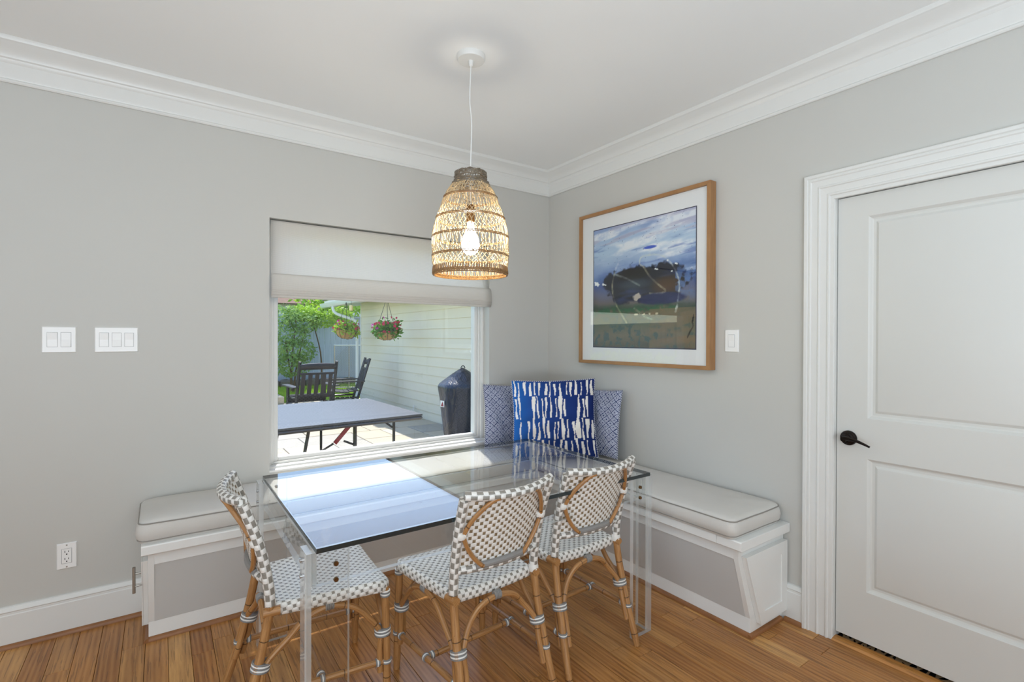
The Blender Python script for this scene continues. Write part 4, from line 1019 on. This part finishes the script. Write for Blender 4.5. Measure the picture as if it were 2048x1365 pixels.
def leaf_cloud(b, n, fn, size, rg, flat=0.0):
    """n folded leaves at the points fn() gives"""
    for _ in range(n):
        p = Vector(fn()); d = Vector((rg.gauss(0, 1), rg.gauss(0, 1), rg.gauss(-0.2, 0.7))).normalized(); w = d.cross(Vector((rg.gauss(0, 1), rg.gauss(0, 1), rg.gauss(0, 1)))).normalized(); nn = d.cross(w)
        L = size * rg.uniform(0.6, 1.3); W_ = L * 0.24; i = len(b.v)
        b.v += [tuple(p), tuple(p + d * L * 0.5 + w * W_ + nn * W_ * 0.3), tuple(p + d * L), tuple(p + d * L * 0.5 - w * W_ + nn * W_ * 0.3)]
        b.f += [(i, i + 1, i + 2), (i, i + 2, i + 3)]; b.uv += [None, None]; b.mi += [0, 0]
def blob_pts(blobs, rg):
    tot = sum(q[3] * q[4] * q[5] for q in blobs)
    def fn():
        t = rg.uniform(0, tot)
        for q in blobs:
            t -= q[3] * q[4] * q[5]
            if t <= 0: break
        v = Vector((rg.gauss(0, 1), rg.gauss(0, 1), rg.gauss(0, 1))).normalized() * rg.uniform(0.35, 1.0) ** 0.5
        return (q[0] + v.x * q[3], q[1] + v.y * q[4], q[2] + v.z * q[5])
    return fn

# ground: patio of flagstones, lawn
pt = struct(MB().box((-2.6, WT, -0.3), (1.3, 8.7, ZP - 0.012)), 'patio', paint('patio_joint', (132, 124, 112), 0.9))
pav = [paint('flagstone_%s' % n_, c_, 0.7, 0.06, 0.15, 5) for n_, c_ in (('buff', (176, 164, 142)), ('cream', (186, 175, 154)), ('grey', (162, 156, 144)))]
rg = random.Random(21); y = WT + 0.01
while y < 8.65:
    d = min(rg.choice((0.42, 0.5, 0.6)), 8.69 - y); x = -2.58
    while x < 1.26:
        w = min(rg.choice((0.45, 0.6, 0.75, 0.9)), 1.285 - x)
        if 1.285 - x - w < 0.2: w = 1.285 - x
        dz = rg.uniform(-0.003, 0.002); b = MB(); i = 0; g = 0.006; e = 0.005
        x0, x1, y0, y1 = x + g, x + w - g, y + g, y + d - g; zt_ = ZP + dz
        b.v += [(x0, y0, ZP - 0.012), (x1, y0, ZP - 0.012), (x1, y1, ZP - 0.012), (x0, y1, ZP - 0.012), (x0, y0, zt_ - e), (x1, y0, zt_ - e), (x1, y1, zt_ - e), (x0, y1, zt_ - e), (x0 + e, y0 + e, zt_), (x1 - e, y0 + e, zt_), (x1 - e, y1 - e, zt_), (x0 + e, y1 - e, zt_)]
        for q in ((8, 9, 10, 11), (4, 5, 9, 8), (5, 6, 10, 9), (6, 7, 11, 10), (7, 4, 8, 11), (0, 1, 5, 4), (1, 2, 6, 5), (2, 3, 7, 6), (3, 0, 4, 7)): b.face(q)
        o = b.build('paver', rg.choice(pav), sharp=20, recalc=False); o.parent = pt
        x += w
    y += d
def lz(y): return ZP - 0.01 + max(0, min(1, (y - 8.7) / 1.6)) * 0.26
b = MB(); b.grid(lambda u, v: (-9 + 13 * u, 8.7 + 3 * v, lz(8.7 + 3 * v)), 8, 8); b.grid(lambda u, v: (-9 + 6.4 * u, -1 + 9.7 * v, ZP - 0.012), 4, 4)
struct(b, 'lawn', M['lawn'], recalc=False)
b = MB(); rg = random.Random(5)
for _ in range(16000):
    x, y = rg.uniform(-1.6, 3.2), rg.uniform(8.75, 10.03)
    if x < -0.3 and y < 9.35: continue
    h = rg.uniform(0.03, 0.075); a = rg.uniform(0, 6.28); w = 0.006; z = lz(y); i = len(b.v)
    b.v += [(x - w * math.cos(a), y - w * math.sin(a), z), (x + w * math.cos(a), y + w * math.sin(a), z), (x + rg.gauss(0, 0.02), y + rg.gauss(0, 0.02), z + h)]; b.f.append((i, i + 1, i + 2)); b.uv.append(None); b.mi.append(0)
tag(b.build('grass', M['grassb'], recalc=False), 'sunlit green lawn grass in front of the fence', 'grass', kind='stuff')
# stone edging under the fence
eg = thing('stone_edging', 'rough grey stone edging at the foot of the blue grey fence', 'edging', (0, 10.15, 0.2)); x = -2.0
while x < 3.4:
    w = rg.uniform(0.22, 0.4); h = rg.uniform(0.15, 0.2); b = MB()
    def fn(u, v, w=w, h=h, x=x, s_=rg.random()):
        a, c = 2 * math.pi * u, math.pi * (v - 0.5); f = lambda t: math.copysign(abs(t) ** 0.6, t)
        return (x + w / 2 + w * 0.52 * f(math.cos(a)) * f(math.cos(c)), 10.15 + 0.11 * f(math.sin(a)) * f(math.cos(c)) + 0.01 * math.sin(7 * u + s_ * 9), 0.245 + h / 2 * f(math.sin(c)) + 0.012 * math.sin(9 * u + 20 * s_))
    b.grid(fn, 10, 6, closed_u=True); b.build('stone', M['stone'], eg); x += w
# fences
def fence(name, label, p0, p1, z0, z1, bw=0.14, top=True):
    p0, p1 = Vector(p0), Vector(p1); d = (p1 - p0); L = d.length; d.normalize(); nn = Vector((-d.y, d.x, 0))
    t = thing(name, label, 'fence', (p0.x, p0.y, z0)); ang = math.atan2(d.y, d.x)
    def bar(u0, u1, za, zc, o0, o1):
        b = MB(); q = [tuple(p0 + d * u + nn * o_) for u in (u0, u1) for o_ in (o0, o1)]; i = 0
        b.v += [(p[0], p[1], za) for p in q] + [(p[0], p[1], zc) for p in q]
        for f in ((0, 1, 3, 2), (4, 6, 7, 5), (0, 2, 6, 4), (2, 3, 7, 6), (3, 1, 5, 7), (1, 0, 4, 5)): b.face(f)
        return b
    n = int(L / bw)
    for i in range(n):
        o_ = rnd.uniform(-0.003, 0.003); bar(i * bw + 0.004, (i + 1) * bw - 0.004, z0 + 0.14, z1 - 0.02 + rnd.uniform(-0.006, 0.006), -0.009 + o_, 0.009 + o_).build('fence_board', M['fence'], t)
    bar(0, L, z0 + 0.0, z0 + 0.30, -0.035, -0.012).build('kick_board', M['fence'], t); bar(0, L, z1 - 0.03, z1 + 0.015, -0.05, 0.05).build('cap_rail', M['fence'], t)
    for zz in (z0 + 0.35, z1 - 0.35): bar(0, L, zz, zz + 0.09, 0.010, 0.045).build('back_rail', M['fence'], t)
    return t
fence('wooden_fence', 'blue grey board fence across the garden behind the shrub', (-4.2, 10.4, 0), (3.6, 10.4, 0), 0.19, 1.93)
fence('wooden_fence', 'blue grey board fence along the left side of the garden', (-7.6, 0.5, 0), (-7.6, 10.4, 0), 0.02, 1.75)
# wire mesh gate by the house corner
gt = thing('wire_gate', 'grey wire mesh gate with pale top rail by the house corner', 'gate', (1.3, 9.2, 0.1))
g0, g1 = Vector((0.95, 9.39, 0)), Vector((1.55, 9.05, 0)); gz0, gz1 = 0.16, 1.19
b = MB(); P_ = lambda u, z: tuple(g0.lerp(g1, u) + Vector((0, 0, z)))
b.tube([P_(0, gz0), P_(0, gz1)], 0.014, 8); b.tube([P_(1, gz0), P_(1, gz1)], 0.014, 8); b.tube([P_(0.5, gz0), P_(0.5, gz1 + 0.03)], 0.012, 8); b.tube([P_(0, gz0), P_(1, gz0)], 0.010, 8)
b.build('gate_frame', M['nickel'], gt); MB().tube([P_(-0.02, gz1), P_(1.02, gz1)], 0.016, 8).build('top_rail', M['fascia'], gt)
b = MB()
for i in range(-17, 18):
    for s_ in (1, -1):
        u0, z0, u1, z1 = i / 17, gz0, i / 17 + s_ * (gz1 - gz0) / 0.69, gz1
        if s_ < 0: u0, u1 = u0 + 1, u1 + 1
        lo, hi = 0.0, 1.0; f = lambda u: max(0, min(1, u)); t0 = 0.0; t1 = 1.0
        du = u1 - u0; ta, tb_ = (0 - u0) / du, (1 - u0) / du; t0, t1 = max(0, min(ta, tb_)), min(1, max(ta, tb_))
        if t1 - t0 < 0.02: continue
        b.tube([P_(u0 + du * t0, z0 + (z1 - z0) * t0), P_(u0 + du * t1, z0 + (z1 - z0) * t1)], 0.0028, 4)
o = b.build('wire_mesh', M['nickel'], gt, recalc=False); o['kind'] = 'stuff'

# the house wing with lap siding, eave, gutter and downspout
SXW, SY1 = 1.3, 8.45
ww = struct(MB().box((SXW + 0.012, WT, -0.3), (SXW + 0.2, SY1, 2.2)), 'wall_patio', M['siding'])
z = ZP - 0.02
while z < 2.18:
    zc = min(z + 0.166, 2.19); b = MB()
    b.prism([(0.012, z), (-0.012, z), (-0.010, z + 0.004), (0.004, zc), (0.012, zc)], lambda p, t: (SXW + p[0], WT + 0.003 if t == 0 else SY1, p[1]), 0, 1)
    b.build('siding_board', M['siding'], ww, sharp=20); z += 0.160
b = MB().box((SXW - 0.02, SY1 - 0.01, ZP), (SXW + 0.10, SY1 + 0.02, 2.2)); b.build('corner_board', M['fascia'], ww)
MB().box((0.83, WT, 2.185), (SXW + 0.3, 9.75, 2.20)).build('soffit', M['fascia'], ww)
MB().box((0.81, WT, 2.10), (0.835, 9.78, 2.28)).build('fascia_board', M['fascia'], ww)
b = MB(); b.prism([(0.81, 2.10), (0.745, 2.105), (0.715, 2.15), (0.700, 2.205), (0.708, 2.205), (0.722, 2.155), (0.75, 2.112), (0.81, 2.108)], lambda p, t: (p[0], WT if t == 0 else 9.8, p[1]), 0, 1); b.build('gutter', M['fascia'], ww, sharp=30)
b = MB(); b.prism([(0.78, 2.28), (0.78, 2.30), (4.5, 3.9), (4.5, 3.88)], lambda p, t: (p[0], WT if t == 0 else 9.85, p[1]), 0, 1); b.build('roof', paint('roof_shingle', (92, 84, 78), 0.9, 0.1), ww)
MB().tube(smooth_path([(0.765, 8.85, 2.11), (0.77, 8.85, 2.02), (0.84, 8.80, 1.93), (1.08, 8.65, 1.83), (1.20, 8.56, 1.76), (1.225, 8.53, 1.66), (1.225, 8.53, 1.2), (1.225, 8.53, ZP)], 5), 0.034, 8).build('downspout', M['fascia'], ww)
MB().tube(smooth_path([(1.30, 5.36, 0.10), (1.24, 5.36, 0.13), (1.235, 5.36, 0.11), (1.235, 5.36, ZP)], 4), 0.012, 8).build('drain_pipe', M['fascia'], ww)

# shrub and trees
def plant(name, label, cat, base, stems, blobs, n, size, mat, seed, group=None):
    rg = random.Random(seed); t = thing(name, label, cat, base, group); b = MB()
    for s_ in stems: b.tube(smooth_path(s_[0], 4), [s_[1] * (1 - 0.6 * i / (4 * (len(s_[0]) - 1))) for i in range(4 * (len(s_[0]) - 1) + 1)], 6)
    b.build('trunk' if cat == 'tree' else 'stem', M['bark'], t); b = MB(); leaf_cloud(b, n, blob_pts(blobs, rg), size, rg)
    o = b.build('foliage', mat, t, recalc=False); o['kind'] = 'stuff'; return t
bx_, by_ = 0.02, 9.55
plant('shrub', 'large loose green shrub standing in front of the fence', 'shrub', (bx_, by_, 0.1),
      [([(bx_, by_, 0.05), (bx_ - 0.05, by_, 0.6), (bx_ - 0.15, by_, 1.3)], 0.03), ([(bx_ + 0.03, by_, 0.05), (bx_ + 0.1, by_, 0.7), (bx_ + 0.3, by_, 1.6)], 0.026), ([(bx_ - 0.02, by_, 0.05), (bx_, by_, 0.9), (bx_ + 0.1, by_, 1.9)], 0.024)],
      [(bx_, by_, 0.72, 0.42, 0.35, 0.30), (bx_ + 0.1, by_, 1.05, 0.45, 0.35, 0.3), (bx_ - 0.02, by_, 1.45, 0.42, 0.3, 0.3), (bx_ + 0.25, by_, 1.75, 0.45, 0.3, 0.25), (bx_ - 0.15, by_, 1.9, 0.35, 0.3, 0.25)], 3400, 0.08, M['leaf'], 31)
plant('shrub', 'bright yellow green branches arching over the fence top', 'shrub', (0.75, 9.9, 0.1), [([(0.8, 9.95, 0.1), (0.75, 9.9, 1.0), (0.5, 9.8, 1.9)], 0.025)],
      [(0.30, 9.8, 1.95, 0.5, 0.25, 0.20), (0.85, 9.8, 1.80, 0.45, 0.25, 0.16), (1.2, 9.85, 1.95, 0.35, 0.2, 0.2)], 1500, 0.10, M['leafy'], 32)
rg = random.Random(77)
for i, (x, y, h, r_, lab) in enumerate(((-1.2, 13.0, 3.6, 1.4, 'bright green tree beyond the fence, left in the window'), (2.2, 13.5, 3.8, 1.5, 'bright green tree beyond the fence, behind the gutter corner'), (-5.5, 12.5, 4.2, 1.8, 'tall green tree beyond the far left fence corner'), (-11.0, 4.5, 4.4, 1.9, 'wide green tree beyond the left side fence'))):
    plant('garden_tree', lab, 'tree', (x, y, 0), [([(x, y, 0), (x + 0.1, y, 1.2), (x - 0.05, y, h - 0.8)], 0.10)], [(x + rg.uniform(-0.6, 0.6) * r_, y + rg.uniform(-0.4, 0.4) * r_, h - 1.3 + rg.uniform(-0.8, 0.7), r_ * 0.6, r_ * 0.6, r_ * 0.5) for _ in range(6)], 3000, 0.19, M['leafy'], 40 + i, 'trees beyond the fences')
hx_ = -6.5
b = MB(); rg = random.Random(9)
leaf_cloud(b, 5000, lambda: (hx_ + rg.uniform(-0.35, 0.35), rg.uniform(1.2, 9.5), rg.uniform(0.0, 1.05)), 0.13, rg)
hd_ = thing('hedge', 'bright green hedge along the left side fence', 'hedge', (hx_, 5.3, 0)); o = b.build('foliage', M['grassb'], hd_, recalc=False); o['kind'] = 'stuff'
# neighbour's house beyond the fence
nh = thing('neighbour_house', 'pale house with brown roof showing above the fence', 'house', (0, 19, 0))
MB().box((-4, 18, 0), (5, 23, 2.75)).build('house_wall', M['fascia'], nh)
b = MB(); b.prism([(17.6, 2.7), (20.5, 4.4), (23.4, 2.7)], lambda p, t: (-4.4 if t == 0 else 5.4, p[0], p[1]), 0, 1); b.build('roof', paint('brown_roof', (128, 100, 84), 0.9, 0.1), nh)
for x in (-0.6, 1.6):
    f_ = MB().box((x, 17.97, 1.5), (x + 0.8, 18.02, 2.4)).build('window', M['fascia'], nh); MB().box((x + 0.06, 17.96, 1.56), (x + 0.74, 17.98, 2.34)).build('pane', paint('dark_pane', (110, 124, 134), 0.15), f_)

# folding games table
ft = thing('folding_table', 'grey topped folding table with black legs and dark red braces outside', 'table', (-1.3, 1.9, ZP))
FT = 0.665; c00, c10, c11, c01 = Vector((-3.1, 1.0, 0)), Vector((-0.517, 1.216, 0)), Vector((-0.536, 2.70, 0)), Vector((-3.15, 2.52, 0))
b = MB(); i = 0; b.v += [(p.x, p.y, FT - 0.018) for p in (c00, c10, c11, c01)] + [(p.x, p.y, FT) for p in (c00, c10, c11, c01)]
for q in ((3, 2, 1, 0), (4, 5, 6, 7), (0, 1, 5, 4), (1, 2, 6, 5), (2, 3, 7, 6), (3, 0, 4, 7)): b.face(q)
b.build('table_top', M['tabletop'], ft, bevel=0.002)
b = MB(); ins = [(-3.08, 1.012), (-0.527, 1.226), (-0.546, 2.69), (-3.13, 2.51)]
for p, q in zip(ins, ins[1:] + ins[:1]): b.tube([(p[0], p[1], FT - 0.035), (q[0], q[1], FT - 0.035)], 0.017, 4)
b.build('edge_frame', M['tabletop'], ft)
for x, dx in ((-0.764, 0), (-1.118, 0), (-1.50, -0.06), (-2.6, 0)):
    for yy in (1.30, 2.45):
        MB().tube([(x, yy, FT - 0.03), (x + dx, yy, 0.30), (x + dx * 2, yy, ZP)], 0.0135, 8).build('leg', M['blackmetal'], ft)
for a, c in (((-0.87, 1.31, 0.625), (-0.775, 1.31, 0.55)), ((-1.215, 1.31, 0.475), (-1.12, 1.31, 0.43)), ((-1.30, 1.32, 0.46), (-1.53, 1.32, 0.34)), ((-1.53, 1.32, 0.34), (-1.78, 1.32, 0.16))):
    MB().tube([a, c], 0.009, 8).build('brace', M['blackmetal'], ft)
for a, c, w in (((-1.155, 1.30, 0.62), (-1.295, 1.30, 0.465), 0.016), ((-1.505, 1.30, 0.41), (-1.64, 1.30, 0.18), 0.030)):
    a, c = Vector(a), Vector(c); d = (c - a).normalized(); n_ = d.cross(Vector((0, 1, 0))); b = MB(); q = [a + n_ * w, a - n_ * w, c - n_ * w, c + n_ * w]
    b.v += [tuple(p + Vector((0, -0.008, 0))) for p in q] + [tuple(p + Vector((0, 0.008, 0))) for p in q]
    for f in ((0, 1, 2, 3), (7, 6, 5, 4), (0, 4, 5, 1), (1, 5, 6, 2), (2, 6, 7, 3), (3, 7, 4, 0)): b.face(f)
    o = b.build('brace', M['redmetal'], ft); o['label'] = 'dark red folding brace'

# rocking chairs
def rocker(label, loc, rz):
    t = thing('rocking_chair', label, 'chair', group='black rocking chairs'); m = M['blackply']
    lean = lambda z: -0.24 - (z - 0.36) * 0.30
    for s_ in (-1, 1):
        MB().tube([(s_ * 0.27, lean(z), z) for z in (0.10, 0.36, 0.7, 1.03)], 0.024, 4).build('back_post', m, t)
        MB().tube([(s_ * 0.28, 0.22, 0.08), (s_ * 0.28, 0.22, 0.585)], 0.024, 4).build('front_post', m, t)
        b = MB(); b.prism([(-0.34, 0), (0.30, 0), (0.30, 0.022), (-0.34, 0.022)], lambda p, q: (s_ * 0.30 - 0.05 + 0.10 * q, p[0], 0.59 + p[1] + 0.02 * math.cos(p[0] * 4)), 0, 1); b.build('arm', m, t, bevel=0.005)
        b = MB(); pts = [(y, 0.015 + 0.24 * (y - 0.0) ** 2) for y in np.linspace(-0.52, 0.42, 14)]
        b.prism([(y, z) for y, z in pts] + [(y, z + 0.055) for y, z in reversed(pts)], lambda p, q: (s_ * 0.28 - 0.016 + 0.032 * q, p[0], p[1]), 0, 1); b.build('rocker', m, t)
        MB().tube([(s_ * 0.28, 0.22, 0.30), (s_ * 0.27, lean(0.30), 0.30)], 0.016, 6).build('side_rail', m, t)
    b = MB(); b.grid(lambda u, v: (-0.27 + 0.54 * u, lean(0.93 + 0.10 * v) + 0.03 * (1 - (2 * u - 1) ** 2) * -1, 0.90 + 0.085 * v + (0.018 * (1 - (2 * u - 1) ** 2) if v > 0.5 else 0)), 10, 1)
    o = b.build('crest_rail', m, t, recalc=False); q = o.modifiers.new('thick', 'SOLIDIFY'); q.thickness = 0.022; q.offset = 0
    MB().box((-0.26, lean(0.83) - 0.012, 0.81), (0.26, lean(0.83) + 0.012, 0.845)).build('upper_rail', m, t); MB().box((-0.26, lean(0.46) - 0.012, 0.44), (0.26, lean(0.46) + 0.012, 0.48)).build('lower_rail', m, t)
    for i in range(5):
        x = -0.20 + 0.10 * i; b = MB(); i0 = 0
        b.v += [(x + a, lean(z) + d, z) for z in (0.46, 0.83) for a, d in ((-0.029, -0.008), (0.029, -0.008), (0.029, 0.008), (-0.029, 0.008))]
        for f in ((3, 2, 1, 0), (4, 5, 6, 7), (0, 1, 5, 4), (1, 2, 6, 5), (2, 3, 7, 6), (3, 0, 4, 7)): b.face(f)
        b.build('back_slat', m, t)
    for i in range(6):
        y = -0.23 + 0.083 * i; b = MB().box((-0.27, y, 0.385 + 0.012 * abs(i - 2.5)), (0.27, y + 0.074, 0.405 + 0.012 * abs(i - 2.5))); b.build('seat_slat', m, t)
    MB().box((-0.28, 0.20, 0.30), (0.28, 0.225, 0.39)).build('apron', m, t)
    t.location = loc; t.rotation_euler = (0, 0, rz); return t
rocker('black slatted rocking chair turned away, nearest beyond the folding table', (-0.41, 5.95, ZP), R(3)).scale = (1.1, 1.04, 1.0)
rocker('black slatted rocking chair facing left beside the siding wall', (0.36, 6.62, ZP), R(80))
# covered kettle grill
GX, GY = 0.70, 2.62
gr = thing('covered_grill', 'kettle grill under a black fitted cover by the siding wall', 'grill', (GX, GY, ZP))
k = NT('black_vinyl_cover'); n = k.noise(k.mapping(k.pos(), (1, 1, 0.35)), 16, 3, 0.5)
k.base(k.mix(n, lin(30, 33, 42), lin(52, 57, 70)), 0.34); k.bump(n, 0.6, 0.03); M['cover'] = k.m
gp = [(0.012, 0.985), (0.055, 0.962), (0.15, 0.898), (0.24, 0.832), (0.300, 0.785), (0.318, 0.752), (0.312, 0.70), (0.292, 0.60), (0.275, 0.45), (0.255, 0.30), (0.238, 0.18), (0.225, 0.09)]
b = MB(); b.grid(lambda u, v: (lambda q, s_: (GX + q[0] * (1 + s_) * math.cos(6.2832 * u), GY + q[0] * (1 + s_) * math.sin(6.2832 * u), q[2]))(
    (lambda f, i0: (gp[i0][0] + (gp[min(i0 + 1, len(gp) - 1)][0] - gp[i0][0]) * f, 0, gp[i0][1] + (gp[min(i0 + 1, len(gp) - 1)][1] - gp[i0][1]) * f))(v * (len(gp) - 1) - int(min(v * (len(gp) - 1), len(gp) - 1.001)), int(min(v * (len(gp) - 1), len(gp) - 1.001))),
    (0.035 * math.sin(6.2832 * u * 7 + 3 * v) + 0.022 * math.sin(6.2832 * u * 13 + 1)) * max(0, v - 0.25) * 1.5), 72, 33, closed_u=True)
b.build('cover', M['cover'], gr, sharp=80)
for i in range(1):
    cv = MB().tube([(GX + 0.03 * math.cos(a) * 1.0, GY - 0.01, 0.978 + 0.035 * math.sin(a)) for a in np.linspace(0, math.pi, 9)], 0.006, 6).build('hang_loop', M['blackmetal'], gr)
for a in (2.4, 4.4, 0.2):
    MB().tube([(GX + 0.20 * math.cos(a), GY + 0.20 * math.sin(a), 0.14), (GX + 0.21 * math.cos(a), GY + 0.21 * math.sin(a), ZP)], 0.012, 8).build('leg', M['blackmetal'], gr)
lgo = Vector((0.422, 2.60, 0.56)) ; dv = (lgo - Vector((GX, GY, 0.56))).normalized(); tv = Vector((-dv.y, dv.x, 0)); c_ = Vector((GX, GY, 0)) + dv * 0.302
b = MB(); b.v += [tuple(c_ + tv * a + Vector((0, 0, z)) + dv * d) for d in (0, 0.004) for a, z in ((-0.045, 0.50), (0.045, 0.50), (0.045, 0.58), (-0.045, 0.58))]
for f in ((3, 2, 1, 0), (4, 5, 6, 7), (0, 1, 5, 4), (1, 2, 6, 5), (2, 3, 7, 6), (3, 0, 4, 7)): b.face(f)
pb = b.build('logo_patch', M['fascia'], gr)
b = MB(); b.prism([(-0.03, 0.51), (0.035, 0.51), (0.012, 0.57), (-0.004, 0.55)], lambda p, t: tuple(c_ + tv * p[0] + Vector((0, 0, p[1])) + dv * (0.0042 + 0.002 * t)), 0, 1); b.build('logo_mark', M['redmetal'], pb)

# hanging baskets under the eave
def basket(label, c, tilt, rsc, seed, leafm, hookz):
    rg = random.Random(seed); t = thing('hanging_basket', label, 'flower basket', (c[0], c[1], hookz), 'hanging flower baskets'); c = Vector(c); Rm = Euler((0, tilt, 0)).to_matrix()
    def T(p): return tuple(c + Rm @ (Vector(p) * rsc))
    b = MB(); b.lathe([(0.0, -0.15), (0.08, -0.145), (0.14, -0.11), (0.175, -0.05), (0.185, 0.0), (0.165, 0.0), (0.0, -0.02)], 22, cap=False); b.v = [T(p) for p in b.v]; b.build('coir_basket', M['coir'], t)
    b = MB()
    for i in range(10):
        a = 6.283 * i / 10; b.tube([T((0.188 * math.cos(a), 0.188 * math.sin(a), 0.0)), T((0.178 * math.cos(a), 0.178 * math.sin(a), -0.055)), T((0.143 * math.cos(a), 0.143 * math.sin(a), -0.115)), T((0.05 * math.cos(a), 0.05 * math.sin(a), -0.153))], 0.004, 4)
    b.tube([T((0.188 * math.cos(a), 0.188 * math.sin(a), 0.0)) for a in np.linspace(0, 6.283, 24, endpoint=False)], 0.005, 4, closed=True); b.build('wire_frame', M['blackmetal'], t)
    hk = (c.x, c.y, min(hookz, c.z + 0.56 * rsc))
    for i in range(3):
        a = 0.3 + 2.094 * i; MB().tube([T((0.186 * math.cos(a), 0.186 * math.sin(a), 0.0)), hk], 0.0045, 5).build('chain', M['blackmetal'], t)
    if hookz > hk[2] + 0.01: MB().tube([hk, (c.x, c.y, hookz)], 0.004, 5).build('hook', M['blackmetal'], t)
    b = MB(); leaf_cloud(b, 900, lambda: T((lambda a, q: (q * math.cos(a), q * math.sin(a), 0.06 + rg.gauss(0, 0.05) - 0.9 * max(0, q - 0.15)))(rg.uniform(0, 6.283), 0.215 * rg.random() ** 0.5)), 0.07 * rsc, rg)
    o = b.build('foliage', leafm, t, recalc=False); o['kind'] = 'stuff'
    for i in range(58):
        a, q = rg.uniform(0, 6.283), 0.245 * rg.uniform(0.2, 1) ** 0.5; p = Vector(T((q * math.cos(a), q * math.sin(a), 0.11 + rg.gauss(0, 0.05) - 1.1 * max(0, q - 0.17)))); b = MB()
        up = Vector((rg.gauss(0, 0.6) - 0.3, rg.gauss(0, 0.6) - 0.9, 0.6)).normalized(); e = up.orthogonal().normalized(); f = up.cross(e); rr = 0.028 * rsc * rg.uniform(0.7, 1.2)
        b.v.append(tuple(p - up * rr * 0.3))
        for j in range(10):
            an = 6.283 * j / 10; r2 = rr * (1.0 if j % 2 == 0 else 0.62); b.v.append(tuple(p + (e * math.cos(an) + f * math.sin(an)) * r2 + up * (0.2 * rr if j % 2 else 0)))
        for j in range(10): b.face((0, 1 + j, 1 + (j + 1) % 10))
        b.build('flower', M['petal2'] if i % 7 == 0 else M['petal'], t, recalc=False)
    return t
basket('tilted hanging basket of pink flowers, nearer the fence', (0.72, 7.69, 1.52), R(10), 1.15, 61, M['leafy'], 2.13)
basket('level hanging basket of pink flowers against the siding wall', (0.74, 5.40, 1.49), R(-3), 1.05, 62, M['leafd'], 2.11)
yl_ = thing('hanging_lantern', 'small pale yellow lantern hanging beside the left flower basket', 'lantern', (0.72, 7.35, 2.18))
MB().tube([(0.72, 7.35, 2.18), (0.72, 7.35, 2.05)], 0.004, 5).build('hook', M['blackmetal'], yl_)
MB().lathe([(0, 0.06), (0.03, 0.055), (0.036, 0.04), (0.036, -0.05), (0.028, -0.06), (0, -0.06)], 16, (0.72, 7.35, 1.995), cap=False).build('globe', paint('pale_yellow_shell', (240, 214, 150), 0.4), yl_)
# pale stone step at the patio edge
ss = thing('stone_step', 'pale stone steps at the left edge of the patio', 'step', (-0.8, 8.9, ZP))
MB().box((-1.9, 8.5, ZP), (-0.35, 9.1, 0.10)).build('step_slab', pav[1], ss, bevel=0.01); MB().box((-1.9, 8.75, 0.102), (-0.5, 9.3, 0.20)).build('step_slab', pav[1], ss, bevel=0.01)
